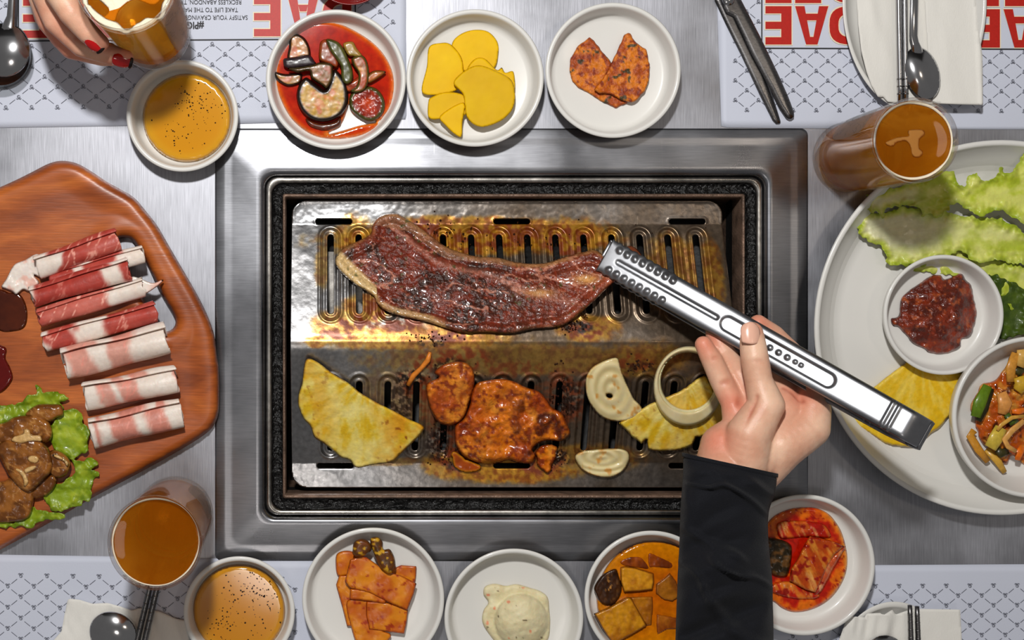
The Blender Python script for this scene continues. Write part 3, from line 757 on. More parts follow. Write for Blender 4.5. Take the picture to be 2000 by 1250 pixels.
# torn scrap behind the tongs
sc = slab('meat_scrap', D1([(1890, 300), (1920, 285), (1960, 310), (1985, 350), (1950, 350), (1910, 330)]), 0, 12, M_CHICK, (120, 60, 34), res=2, base=lambda X, Y: plate_z(X, Y) + 7, noise=(2, 6)); tag(sc, 'brown browned meat scrap just above the tips of the tongs', 'meat')

pg1 = D2([(132, 170), (200, 190), (300, 265), (400, 325), (480, 390), (590, 455), (700, 510), (790, 560), (888, 605), (880, 650), (820, 715), (740, 790), (680, 842), (560, 860), (455, 878), (410, 830), (350, 810), (310, 775), (240, 720), (180, 680), (155, 610), (110, 560), (75, 470), (78, 400), (100, 330), (110, 240)])
def pine(cx, cy_, s, toast):
    def f(X, Y, d):
        a = np.arctan2(Y - cy_, X - cx); rr_ = np.hypot(X - cx, Y - cy_)
        n = fbm(a * 60, rr_ * .25, 6, s, 4); m = fbm(X, Y, 40, s + 1)
        c = mixc(rgb(224, 202, 104), rgb(212, 172, 30), ss(.38, .7, n))
        c = mixc(c, rgb(234, 218, 140), ss(.42, .7, m) * .7)
        c = mixc(c, rgb(208, 140, 22), toast(X, Y) * ss(.3, .7, fbm(X, Y, 26, s + 4)))
        c = mixc(c, rgb(120, 52, 16), ss(.72, .8, fbm(X, Y, 9, s + 5, 3)) * toast(X, Y) * .8)
        return mixc(c, rgb(150, 90, 20), (1 - ss(0, 4, d)) * ss(.45, .7, fbm(X, Y, 14, s + 6)) * .8)
    return f
def pine_h(cx, cy_, s, amp=1.6):
    return lambda X, Y, d: amp * 2 * (fbm(np.arctan2(Y - cy_, X - cx) * 60, np.hypot(X - cx, Y - cy_) * .2, 5, s, 3) - .5)
o = slab('pineapple_wedge', pg1, 0, 12, M_FRUIT, pine(720, 730, 21, lambda X, Y: np.clip(ss(690, 810, X) + ss(700, 600, X) * .5, 0, 1)), res=2.4, r=5, base=lambda X, Y: plate_z(X, Y) + 8, hf=pine_h(720, 730, 21)); tag(o, 'half ring of grilled pineapple on the lower left of the grill plate', 'pineapple')
pg2 = frill(D3([(252, 940), (330, 890), (400, 850), (460, 825), (530, 795), (600, 745), (640, 722), (665, 760), (720, 870), (735, 940), (690, 985), (640, 1000), (600, 1005), (585, 1040), (530, 1062), (440, 1068), (385, 1060), (378, 1010), (355, 1035), (310, 1000)]), 1.2, 10, 3, 4, False)
o = slab('pineapple_wedge', pg2, 0, 11, M_FRUIT, pine(1340, 740, 41, lambda X, Y: .35 + 0 * X), res=2.4, r=5, base=lambda X, Y: plate_z(X, Y) + 7, hf=pine_h(1340, 740, 41)); tag(o, 'grilled pineapple piece under the onion ring beside the hand', 'pineapple')

# chicken
def chick(s):
    def f(X, Y, d):
        n = fbm(X, Y, 34, s); n2 = fbm(X, Y, 9, s + 1, 3)
        c = mixc(rgb(214, 116, 18), rgb(166, 70, 8), ss(.35, .65, n))
        c = mixc(c, rgb(230, 152, 52), ss(.5, .7, fbm(X, Y, 22, s + 2)) * .6)
        c = mixc(c, rgb(112, 32, 8), ss(.55, .72, n2) * .75)
        right = ss(985, 1040, X) * .8 + .15
        c = mixc(c, rgb(78, 26, 10), ss(.52, .7, fbm(X, Y, 24, s + 3)) * right)
        return mixc(c, rgb(96, 26, 8), (1 - ss(0, 6, d)) * .6)
    return f
def lumps(s, a=7, sc=30): return lambda X, Y, d: a * 2 * (fbm(X, Y, sc, s, 3) - .5) * ss(0, 14, d) + 3 * np.abs(fbm(X, Y, 14, s + 9, 2) - .5)
ck1 = D2([(905, 355), (925, 320), (990, 290), (960, 260), (1005, 215), (1080, 190), (1150, 190), (1205, 225), (1225, 300), (1215, 370), (1190, 450), (1160, 540), (1110, 590), (1060, 605), (990, 585), (945, 520), (915, 430)])
ck2 = D2([(1235, 330), (1300, 310), (1400, 300), (1490, 320), (1560, 355), (1640, 380), (1690, 430), (1730, 490), (1790, 520), (1830, 600), (1845, 660), (1790, 705), (1700, 700), (1640, 720), (1600, 760), (1620, 800), (1590, 850), (1500, 845), (1440, 830), (1370, 850), (1290, 855), (1200, 830), (1140, 790), (1100, 730), (1090, 650), (1100, 600), (1150, 560), (1190, 470), (1200, 400)])
o = slab('chicken_piece', ck2, 0, 20, M_CHICK, chick(61), res=2.2, r=14, base=lambda X, Y: plate_z(X, Y) + 7, hf=lumps(61, 17, 30), noise=(1.6, 7)); tag(o, 'large orange-glazed chicken piece in the middle of the lower grill', 'chicken')
o = slab('chicken_piece', ck1, 0, 19, M_CHICK, chick(71), res=2.2, r=14, base=lambda X, Y: plate_z(X, Y) + 9, hf=lumps(71, 9, 30), noise=(1.4, 7)); tag(o, 'small oval glazed chicken piece left of the large one', 'chicken')
mr = frill(D2([(1070, 800), (1100, 780), (1180, 830), (1260, 870), (1230, 905), (1150, 905), (1100, 880)]), 3, 12, 4)
o = slab('marinade_puddle', mr, 0, 4, M_SAUCE, lambda X, Y, d: mixc(rgb(150, 62, 10), rgb(190, 120, 20), (1 - ss(0, 7, d))), res=2.2, r=4, base=lambda X, Y: plate_z(X, Y) + 7, noise=(1, 6)); tag(o, 'burnt orange marinade puddle at the lower left of the large chicken piece', 'sauce')
mr = frill(D2([(1620, 790), (1660, 740), (1720, 720), (1760, 760), (1740, 840), (1710, 900), (1680, 905), (1640, 870)]), 4, 9, 5)
o = slab('marinade_lump', mr, 0, 9, M_SAUCE, chick(75), res=2.2, r=6, base=lambda X, Y: plate_z(X, Y) + 7, noise=(3, 6)); tag(o, 'reddish marinade lump at the lower right of the large chicken piece', 'sauce')
scr = [(840, 688), (836, 703), (824, 718), (808, 733), (797, 752)]
o = tube('meat_strip', [tuple(P(x, y, float(plate_z(x, y)) + 7)) for x, y in scr], [3, 5.5, 4.5, 5.5, 4.5], vm('strip', col=(206, 120, 40), rough=0.3, bump=.5, var=.25), 8); tag(o, 'thin orange strip of meat standing on charred residue above the small chicken piece', 'meat')
# charred crumbs
rng = random.Random(3); pts = []
for (x, y, sx, sy, n) in ((1118, 635, 14, 8, 80), (885, 890, 22, 14, 60), (1100, 770, 14, 26, 70), (860, 850, 10, 30, 50), (905, 745, 30, 16, 50), (1085, 900, 16, 10, 40), (840, 660, 26, 6, 40), (1245, 712, 14, 8, 30), (1000, 470, 120, 20, 70), (850, 450, 30, 10, 50)):
    for _ in range(n): pts.append((rng.gauss(x, sx), rng.gauss(y, sy)))
pts = [p for p in pts if sdist(np.array([p[0]]), np.array([p[1]]), np.array(steak_o))[0] < 0]
o = specks('charred_crumbs', pts, (.8, 2.6), 0, vm('char', rough=.35, bump=.4, var=.5, coat=.3), None, lambda X, Y: plate_z(X, Y) + 3.5, 9, (44, 20, 12)); tag(o, 'dark charred crumbs of marinade scattered over the grill plate', 'crumbs', kind='stuff')

# onions
def onion_col(cx, cy_, rx, ry, s, rot=0):
    def f(X, Y, d):
        u, v = X - cx, Y - cy_; c_, s_ = math.cos(rot), math.sin(rot); r_ = np.hypot((u * c_ + v * s_) / rx, (-u * s_ + v * c_) / ry)
        ring = .5 + .5 * np.cos(r_ * 18 + 2 * fbm(X, Y, 40, s))
        c = mixc(rgb(222, 206, 158), rgb(198, 176, 116), ring * .5)
        c = mixc(c, rgb(196, 120, 34), ss(.62, .75, fbm(X, Y, 18, s + 1)) * .65)
        return mixc(c, rgb(170, 110, 40), (1 - ss(0, 4, d)) * ss(.5, .7, fbm(X, Y, 20, s + 2)) * .8)
    return f
on1 = D3([(165, 668), (215, 648), (248, 650), (262, 700), (290, 770), (320, 830), (355, 870), (345, 905), (290, 928), (220, 930), (165, 905), (120, 850), (102, 790), (105, 730), (130, 690)])
o = slab('onion_slice', on1, 0, 9, M_ONION, onion_col(1195, 760, 46, 60, 81, -.3), res=2, r=4, base=lambda X, Y: plate_z(X, Y) + 9, holes=[ell(1190, 773, 6, 4, 16, .3)], hf=lambda X, Y, d: 1.3 * np.cos(np.hypot((X - 1195) / 46, (Y - 760) / 60) * 16)); tag(o, 'browned half-moon onion slice with a small hole, right of the chicken', 'onion')
on2 = D3([(52, 1098), (75, 1072), (140, 1060), (230, 1055), (285, 1065), (300, 1095), (285, 1140), (240, 1178), (190, 1188), (130, 1175), (80, 1145)])
o = slab('onion_slice', on2, 0, 9, M_ONION, onion_col(1177, 893, 54, 26, 85, 0), res=2, r=4, base=lambda X, Y: plate_z(X, Y) + 8, hf=lambda X, Y, d: 1.3 * np.cos(np.hypot((X - 1177) / 50, (Y - 893) / 26) * 14)); tag(o, 'small pale onion slice at the lower rim of the grill plate', 'onion')
o = slab('onion_ring', ell(1344, 754, 68, 78, 60, .1), 0, 20, M_ONION, lambda X, Y, d: mixc(rgb(228, 216, 178), rgb(212, 192, 138), fbm(X, Y, 22, 88)), res=2, r=6, base=lambda X, Y: plate_z(X, Y) + 18, holes=[ell(1343, 746, 55, 58, 60, .1)]); tag(o, 'pale onion ring lying over the pineapple under the fingers', 'onion')
o = slab('onion_ring_layer', ell(1343, 752, 60, 68, 60, .1), 0, 16, M_ONION, (214, 204, 160), res=2, r=4, base=lambda X, Y: plate_z(X, Y) + 17, holes=[ell(1344, 744, 53, 56, 60, .1)], parent=None)
o2 = bpy.data.objects['onion_ring']; o.parent = o2

# ---------------------------------------------------------------- upper row dishes
FLZ = 5.3 + 6
# eggplant dish
SAU = C2([(130, 480), (150, 380), (200, 280), (270, 200), (350, 160), (450, 145), (560, 160), (680, 215), (790, 290), (870, 380), (920, 490), (930, 600), (905, 720), (850, 800), (800, 870), (700, 915), (560, 935), (430, 925), (330, 880), (240, 800), (180, 700), (140, 590)])
gap = C2([(625, 690), (650, 760), (740, 800), (850, 815), (780, 830), (690, 845), (580, 880), (470, 905), (560, 850), (600, 780)])
def sau_col(X, Y, d):
    e = ss(0, 14, d); n = fbm(X, Y, 16, 12)
    c = mixc(rgb(206, 92, 14), rgb(160, 14, 2), e * (.6 + .4 * n)); return mixc(c, rgb(224, 140, 60), (1 - ss(0, 5, d)) * .6)
o = slab('eggplant_sauce', SAU, FLZ, 7, vm('thin_chilli_oil', rough=.07, bump=.03, bscale=60, var=.25, vscale=200, spec=.4), sau_col, res=2.6, r=5, holes=[smooth(gap, 5)]); tag(o, 'thin red chilli sauce pooled in the eggplant dish', 'sauce')
def slice_col(cx, cy_, rx, ry, rind, flesh, w_=9, s=0, mid=None):
    def f(X, Y, d):
        n = fbm(X, Y, 8, s, 3)
        c = mixc(rgb(*flesh), np.array(flesh) * .72, n)
        if mid is not None: c = mixc(c, rgb(*mid), ss(1, .2, np.hypot((X - cx) / rx, (Y - cy_) / ry) / .8) * ss(.4, .6, fbm(X, Y, 9, s + 3, 3)) * .8)
        c = mixc(c, rgb(180, 50, 14), ss(.55, .72, fbm(X, Y, 12, s + 7)) * .5)
        return mixc(c, rgb(*rind), 1 - ss(w_ * .6, w_, d))
    return f
def piece(name, pts, z, t, colf, label, cat, mat=None, r=None, res=2, noise=(0.6, 9), group=None, smooth_=True, **kw):
    p = np.array(pts, float)
    if name in ('eggplant_slice', 'pepper_slice'): p = p.mean(0) + (p - p.mean(0)) * 1.08
    o = slab(name, p, z, t, mat or M_VEG, colf, res=res, r=r if r is not None else t * .6, noise=noise, do_smooth=smooth_, **kw)
    tag(o, label, cat, group); return o
DK = (28, 18, 12); FLE = (186, 140, 44)
piece('eggplant_slice', C2([(225, 320), (232, 258), (272, 235), (325, 262), (356, 320), (358, 380), (310, 385), (240, 405), (215, 385)]), FLZ + 10, 9, slice_col(583, 92, 18, 20, DK, (196, 124, 36), 6, 1), 'amber eggplant piece at the upper left of the red sauce', 'eggplant')
piece('eggplant_slice', C2([(190, 420), (200, 395), (270, 385), (350, 372), (385, 410), (395, 435), (330, 450), (240, 460), (200, 450)]), FLZ + 16, 9, lambda X, Y, d: mixc(rgb(26, 18, 22), rgb(60, 44, 50), fbm(X, Y, 10, 3)), 'piece showing shiny black eggplant rind', 'eggplant', r=8)
piece('eggplant_slice', C2([(128, 485), (200, 500), (290, 495), (305, 520), (290, 560), (220, 578), (165, 555), (135, 520)]), FLZ + 8, 8, slice_col(562, 154, 20, 9, DK, (190, 130, 40), 6, 4), 'eggplant piece farthest left in the sauce', 'eggplant')
piece('eggplant_slice', C2([(225, 462), (300, 455), (380, 440), (430, 425), (500, 435), (512, 480), (505, 540), (470, 590), (440, 570), (400, 545), (370, 520), (360, 480), (290, 490)]), FLZ + 22, 8, slice_col(628, 146, 18, 22, (52, 40, 14), (150, 96, 28), 6, 5), 'curled olive-brown eggplant piece in the dish centre', 'eggplant')
piece('eggplant_slice', C2([(345, 530), (300, 580), (285, 650), (305, 720), (350, 775), (420, 805), (500, 800), (570, 760), (605, 690), (605, 600), (575, 530), (520, 480), (490, 560), (460, 610), (400, 570)]), FLZ + 12, 13, slice_col(630, 187, 44, 48, DK, (206, 158, 52), 10, 6, (200, 110, 40)), 'largest round eggplant slice with dark rind and golden flesh', 'eggplant', r=6)
piece('eggplant_slice', C2([(345, 800), (430, 830), (520, 820), (560, 790), (560, 840), (500, 870), (440, 875), (370, 850)]), FLZ + 5, 9, lambda X, Y, d: mixc(rgb(50, 26, 12), rgb(120, 40, 14), fbm(X, Y, 7, 8)), 'sauce-covered eggplant end below the largest slice', 'eggplant')
piece('pepper_slice', C2([(480, 275), (540, 285), (580, 320), (620, 400), (645, 470), (640, 540), (600, 555), (575, 520), (570, 450), (540, 400), (500, 340)]), FLZ + 22, 9, lambda X, Y, d: mixc(rgb(44, 48, 18), rgb(92, 88, 30), fbm(X, Y, 12, 9)), 'long dark green pepper strip across the dish centre', 'pepper')
piece('pepper_slice', C2([(430, 330), (440, 285), (480, 275), (510, 340), (550, 400), (540, 450), (480, 425), (430, 400)]), FLZ + 14, 10, lambda X, Y, d: mixc(rgb(150, 46, 18), rgb(110, 74, 26), fbm(X, Y, 9, 10)), 'red-brown vegetable piece left of the dark green strip', 'pepper')
piece('pepper_slice', C2([(590, 300), (650, 285), (680, 330), (712, 370), (715, 390), (660, 380), (620, 370)]), FLZ + 14, 9, lambda X, Y, d: mixc(rgb(176, 120, 56), rgb(120, 110, 40), fbm(X, Y, 12, 11)), 'small tan and green vegetable piece at the top right of the dish', 'pepper')
piece('pepper_slice', C2([(650, 400), (700, 380), (735, 400), (755, 460), (755, 540), (730, 600), (680, 618), (640, 605), (680, 570), (690, 500), (660, 450)]), FLZ + 18, 9, slice_col(703, 145, 15, 32, (62, 66, 24), (160, 86, 30), 5, 12, (220, 160, 80)), 'curved green pepper ring half right of the centre', 'pepper')
piece('pepper_slice', C2([(745, 520), (790, 480), (850, 478), (868, 492), (820, 530), (760, 560)]), FLZ + 14, 8, lambda X, Y, d: mixc(rgb(170, 90, 30), rgb(70, 56, 20), 1 - ss(0, 6, d)), 'pointed pepper piece at the right edge of the sauce', 'pepper')
piece('pepper_slice', C2([(640, 650), (680, 610), (760, 590), (820, 615), (858, 680), (850, 750), (800, 800), (740, 805), (680, 770), (640, 720)]), FLZ + 8, 11, slice_col(717, 203, 28, 26, (66, 64, 22), (150, 34, 10), 9, 14, (200, 70, 20)), 'round green-rimmed pepper slice full of red sauce', 'pepper', r=5, noise=(2.4, 6))
piece('pepper_slice', C2([(600, 560), (650, 540), (690, 500), (640, 430), (660, 400), (720, 440), (720, 520), (680, 590), (620, 610)]), FLZ + 12, 8, lambda X, Y, d: mixc(rgb(180, 90, 40), rgb(120, 30, 12), fbm(X, Y, 8, 15)), 'orange vegetable scrap between the round slices', 'vegetable', mat=M_SAUCE)

# pickled radish
M_RAD = vm('pickled_radish', rough=0.6, bump=0.12, bscale=120, var=0.03, vscale=120, spec=.2)
Yc = lambda s, k=1.0: (lambda X, Y, d: mixc(rgb(232, 188, 0) * k, rgb(220, 170, 0) * k, fbm(X, Y, 40, s)))
RG = 'pickled yellow radish slices'
for i, (pts, z, lab, k) in enumerate([
    ([(1318, 300), (1370, 235), (1460, 202), (1560, 212), (1625, 280), (1632, 360), (1605, 460), (1500, 500), (1400, 480), (1330, 420)], 4, 'round yellow radish slice at the top of the pile', 1.0),
    ([(1165, 318), (1240, 290), (1310, 298), (1380, 380), (1398, 470), (1390, 560), (1330, 620), (1180, 642), (1115, 610), (1150, 450)], 9, 'yellow radish slice with a straight left side', 1.0),
    ([(1470, 400), (1540, 395), (1620, 470), (1655, 455), (1680, 490), (1735, 485), (1742, 620), (1700, 640), (1480, 560), (1420, 480)], 12, 'yellow radish slice with a notched right corner', .99),
    ([(1180, 655), (1280, 620), (1400, 640), (1430, 720), (1400, 780), (1250, 800), (1190, 805), (1158, 780), (1160, 690)], 15, 'yellow radish slice at the lower left of the pile', .97),
    ([(1240, 780), (1400, 690), (1390, 830), (1384, 920), (1340, 905), (1280, 850)], 19, 'pointed yellow radish slice at the bottom of the pile', 1.0),
    ([(1400, 480), (1500, 440), (1620, 480), (1720, 540), (1745, 640), (1725, 740), (1640, 820), (1510, 855), (1420, 790), (1395, 640), (1330, 560)], 21, 'large front yellow radish slice covering the pile', .95)]):
    piece('radish_slice', C2(pts), 5.3 + 6 + z, 5, Yc(200 + i, k), lab, 'radish', M_RAD, r=2, noise=(.9, 40), group=RG)

# two pancake pieces
def jeon(s):
    def f(X, Y, d):
        n = fbm(X, Y, 14, s); c = mixc(rgb(204, 112, 14), rgb(158, 66, 8), ss(.38, .62, n))
        c = mixc(c, rgb(110, 28, 8), ss(.6, .75, fbm(X, Y, 8, s + 1, 3)) * .8)
        return mixc(c, rgb(50, 44, 20), ss(.72, .79, fbm(X, Y, 10, s + 2, 2)) * .9)
    return f
J1 = [(395, 285), (440, 320), (490, 390), (555, 470), (640, 600), (700, 700), (690, 790), (600, 828), (500, 780), (400, 720), (310, 670), (262, 620), (240, 540), (255, 440), (310, 350)]
J2 = [(665, 265), (700, 245), (730, 290), (780, 350), (830, 380), (860, 490), (850, 620), (820, 700), (770, 760), (720, 785), (640, 765), (560, 720), (470, 710), (425, 690), (500, 600), (560, 490), (620, 370)]
piece('pancake_piece', frill(C3(J1), 1.6, 9, 1, 3, False), 12, 6, jeon(301), 'left orange-brown fried pancake piece, partly under the other', 'pancake', M_DRY, r=3, noise=(1.8, 7), smooth_=False)
piece('pancake_piece', frill(C3(J2), 1.6, 9, 2, 3, False), 20, 6, jeon(311), 'right orange-brown fried pancake piece, pointed top, lying over the other', 'pancake', M_DRY, r=3, noise=(1.8, 7), smooth_=False, base=lambda X, Y: 5 * ss(1200, 1160, X) + 3 * ss(170, 200, Y))

# ---------------------------------------------------------------- lower row dishes
def fishc(s):
    def f(X, Y, d):
        c = mixc(rgb(212, 126, 10), rgb(186, 88, 6), ss(.35, .65, fbm(X, Y, 30, s)))
        c = mixc(c, rgb(150, 40, 6), ss(.68, .76, fbm(X, Y, 9, s + 2, 3)) * .85)
        return mixc(c, rgb(160, 56, 6), (1 - ss(0, 4, d)) * .7)
    return f
M_FISH = vm('glazed_sheet', rough=0.38, bump=0.25, bscale=220, var=0.1, vscale=200, coat=0.08)
for i, (pts, z, lab) in enumerate([
    ([(320, 260), (400, 245), (480, 290), (520, 340), (500, 420), (400, 400), (325, 405), (308, 330)], 10, 'orange fish cake sheet at the upper left of the heap'),
    ([(640, 370), (720, 335), (818, 342), (815, 400), (808, 450), (720, 470), (640, 440)], 11, 'orange fish cake sheet sticking out at the upper right'),
    ([(310, 460), (330, 400), (400, 400), (470, 480), (480, 600), (420, 720), (380, 720), (350, 600)], 13, 'narrow fish cake sheet at the left side of the heap'),
    ([(380, 560), (520, 560), (560, 650), (600, 740), (655, 770), (640, 810), (560, 850), (460, 850), (410, 740)], 17, 'lowest fish cake sheet at the bottom of the frame'),
    ([(500, 560), (640, 570), (765, 615), (755, 700), (740, 768), (640, 755), (520, 740), (500, 650)], 21, 'fish cake sheet under the large front one, lower right'),
    ([(400, 480), (560, 500), (640, 540), (620, 580), (500, 560), (395, 550)], 25, 'thin fish cake strip in the dark fold'),
    ([(400, 300), (480, 270), (540, 310), (640, 380), (720, 400), (818, 450), (800, 520), (760, 620), (640, 570), (520, 510), (400, 480), (365, 440), (385, 360)], 28, 'large front fish cake sheet lying diagonally')]):
    piece('fish_cake', E2(pts), 5.3 + z, 4.5, fishc(400 + 7 * i), lab, 'fish cake', M_FISH, r=2, res=2.4, noise=(2.2, 26), group='fish cake sheets', smooth_=(i in (0, 3)))
jal = lambda s: (lambda X, Y, d: mixc(mixc(rgb(56, 40, 10), rgb(120, 56, 14), fbm(X, Y, 9, s)), rgb(200, 150, 30), ss(.66, .75, fbm(X, Y, 9, s + 3, 2))))
piece('green_pepper', E2([(415, 240), (425, 190), (470, 168), (515, 185), (540, 230), (500, 270), (440, 282), (415, 265)]), 40, 13, jal(5), 'left dark pepper slice on top of the fish cake', 'pepper', r=9)
piece('green_pepper', E2([(530, 165), (575, 158), (605, 190), (610, 235), (650, 235), (680, 290), (683, 350), (650, 388), (600, 360), (570, 310), (545, 250), (528, 205)]), 44, 13, jal(15), 'long dark pepper slice on top of the fish cake', 'pepper', r=9)

M_POT = vm('mashed_potato', rough=0.55, bump=0.5, bscale=160, var=0.05, vscale=200, sss=0.3, bdist=0.002)
pot = E2([(1250, 470), (1310, 452), (1380, 465), (1450, 455), (1540, 480), (1600, 500), (1645, 540), (1655, 620), (1660, 690), (1650, 790), (1600, 850), (1500, 880), (1400, 860), (1330, 830), (1270, 760), (1232, 690), (1240, 620), (1270, 570), (1240, 520)])
def pot_h(X, Y, d):
    r_ = np.hypot(X - 1018, Y - 1212) / 52
    return 34 * np.sqrt(np.clip(1 - r_ ** 2, 0, 1)) * ss(0, 6, d) + 5 * (fbm(X, Y, 18, 4) - .5)
def pot_col(X, Y, d):
    c = mixc(rgb(226, 216, 178), rgb(208, 194, 150), fbm(X, Y, 20, 6)); c = mixc(c, rgb(226, 130, 96), ss(.93, .96, fbm(X, Y, 14, 61, 1)) * .8)
    return mixc(c, rgb(90, 70, 40), ss(.95, .97, fbm(X, Y, 7, 63, 1)))
o = slab('mashed_potato', pot, 11, 12, M_POT, pot_col, res=2.2, r=9, hf=pot_h, noise=(1.2, 8)); tag(o, 'pale scoop of mashed potato salad with pink flecks', 'potato')

# braised vegetables in broth
o = slab('soy_broth', ell(1278, 1170, 113, n=90), 11, 16, M_SAUCE, lambda X, Y, d: mixc(rgb(204, 122, 6), rgb(176, 72, 6), ss(0, 60, d) * fbm(X, Y, 50, 71)), res=3, r=5, do_smooth=False); tag(o, 'amber soy broth in the braised vegetable dish', 'broth')
def br(s, a=(196, 128, 20), b=(140, 74, 12)): return lambda X, Y, d: mixc(mixc(rgb(*a), rgb(*b), ss(.35, .7, fbm(X, Y, 22, s))), rgb(90, 40, 8), 1 - ss(0, 4, d))
for i, (pts, z, t, c_, nm, lab) in enumerate([
    ([(430, 330), (520, 270), (590, 240), (640, 340), (560, 350), (420, 370)], 16, 12, br(1, (150, 84, 16), (110, 50, 10)), 'radish_cube', 'half-sunken braised piece at the top of the broth'),
    ([(430, 410), (530, 360), (640, 355), (700, 390), (760, 500), (640, 500), (470, 470)], 17, 14, br(2, (150, 70, 14), (100, 40, 8)), 'onion_piece', 'dark amber braised piece behind the pale square'),
    ([(735, 320), (860, 355), (1000, 430), (985, 500), (820, 490), (740, 480)], 17, 14, br(3, (140, 62, 12), (104, 42, 8)), 'onion_piece', 'reddish braised triangle at the upper right'),
    ([(970, 525), (1040, 620), (1075, 700), (1075, 800), (1000, 850), (900, 830), (810, 760), (815, 650), (900, 590)], 18, 18, br(4, (160, 96, 20), (124, 66, 14)), 'radish_cube', 'braised piece against the black sleeve'),
    ([(440, 480), (490, 465), (600, 480), (800, 540), (805, 640), (790, 720), (640, 740), (480, 750), (445, 640)], 24, 18, br(5, (206, 138, 26), (170, 100, 16)), 'radish_cube', 'pale golden square cube in the middle of the broth'),
    ([(165, 690), (230, 580), (320, 510), (400, 490), (430, 560), (465, 700), (440, 800), (380, 870), (300, 890), (220, 850), (180, 760)], 20, 18, lambda X, Y, d: mixc(mixc(rgb(36, 18, 8), rgb(80, 42, 14), fbm(X, Y, 10, 77)), rgb(190, 130, 60), ss(.62, .7, fbm(X, Y, 6, 78, 2)) * np.exp(-(((X - 1192) / 12) ** 2 + ((Y - 1146) / 22) ** 2))), 'pepper_half', 'dark braised pepper with seeds at the left'),
    ([(540, 790), (640, 780), (790, 780), (800, 900), (780, 1100), (720, 1110), (640, 1000), (580, 900)], 20, 14, br(7, (176, 108, 18), (140, 76, 12)), 'radish_cube', 'braised slab partly under the large one'),
    ([(160, 970), (300, 910), (520, 790), (560, 800), (620, 900), (730, 1100), (600, 1180), (420, 1280), (340, 1270), (250, 1130)], 25, 18, br(8, (200, 134, 22), (164, 98, 12)), 'radish_cube', 'largest golden braised slab at the lower left'),
    ([(820, 965), (960, 990), (1060, 1010), (1060, 1140), (940, 1150), (830, 1210), (815, 1090)], 18, 15, br(9, (170, 96, 22), (130, 60, 12)), 'radish_cube', 'small braised wedge at the lower right of the broth')]):
    piece(nm, F4(pts), 5.3 + z - 8, t, c_, lab, 'vegetable', r=5, noise=(1.0, 7), smooth_=nm != 'radish_cube')

# kimchi
KS = F6([(70, 220), (150, 130), (280, 70), (420, 50), (540, 60), (640, 110), (710, 190), (760, 280), (795, 400), (812, 520), (795, 650), (740, 770), (660, 870), (560, 940), (440, 985), (320, 995), (220, 960), (140, 900), (0, 850), (-60, 700), (-80, 500), (0, 320)])
def kj(X, Y, d):
    n = fbm(X, Y, 16, 91); c = mixc(rgb(216, 104, 10), rgb(172, 22, 4), ss(.22, .5, n * (.5 + .8 * ss(0, 50, d))))
    c = mixc(c, rgb(226, 172, 84), (1 - ss(0, 10, d)) * ss(1590, 1640, X) * .7)
    return mixc(c, rgb(140, 16, 4), ss(.66, .74, fbm(X, Y, 6, 93, 3)) * .8)
o = slab('kimchi_juice', KS, 11.3, 7, M_SAUCE, kj, res=2.6, r=6, noise=(.9, 7)); tag(o, 'grainy orange-red kimchi juice pooled in its dish', 'sauce')
def kc(s, a=(204, 124, 40), b=(172, 62, 8)):
    def f(X, Y, d):
        n = fbm(X, Y, 9, s, 4, 1.1, 5.0); c = mixc(rgb(*a), rgb(*b), ss(.35, .62, n)); c = mixc(c, rgb(214, 160, 96), ss(.62, .75, fbm(X, Y, 7, s + 1, 3, 1.15, 6)) * .6)
        return mixc(c, rgb(130, 12, 4), ss(.62, .72, fbm(X, Y, 13, s + 3, 3)) * .85)
    return f
fold = lambda X, Y, d: 3.5 * (fbm(X, Y, 12, 33, 3, 1.1, 6.0) - .5) * 2
piece('kimchi_piece', F6([(180, 200), (330, 170), (560, 190), (640, 250), (650, 330), (480, 320), (330, 330), (200, 330)]), 16, 10, kc(501, (190, 84, 20), (160, 20, 6)), 'red cabbage leaf piece at the back of the kimchi', 'kimchi', M_SAUCE, noise=(2.5, 8))
piece('kimchi_piece', F6([(60, 350), (160, 330), (290, 380), (310, 470), (280, 640), (230, 680), (130, 660), (60, 560)]), 17, 14, lambda X, Y, d: mixc(rgb(36, 26, 10), rgb(96, 62, 24), ss(.4, .7, fbm(X, Y, 8, 98))), 'dark leafy piece of kimchi beside the sleeve', 'kimchi', M_VEG, noise=(4, 8))
piece('kimchi_piece', F6([(150, 740), (280, 720), (430, 790), (560, 840), (520, 880), (350, 880), (200, 850), (100, 800)]), 17, 9, kc(521, (206, 110, 30), (170, 24, 8)), 'flat red kimchi shred below the folded piece', 'kimchi', M_SAUCE, noise=(2.5, 8))
piece('kimchi_piece', F6([(600, 560), (680, 480), (790, 400), (760, 480), (690, 600), (640, 700), (560, 830), (500, 840), (560, 700)]), 18, 14, kc(531, (214, 150, 100), (190, 80, 40)), 'ribbed side layers of the folded kimchi', 'kimchi', M_SAUCE, hf=fold)
piece('kimchi_piece', F6([(470, 310), (560, 325), (640, 345), (720, 370), (785, 405), (700, 480), (630, 600), (580, 720), (525, 825), (440, 800), (330, 740), (285, 715), (300, 610), (370, 500), (420, 390)]), 26, 10, kc(511), 'folded striped cabbage piece on top of the kimchi', 'kimchi', M_SAUCE, smooth_=False, hf=fold)

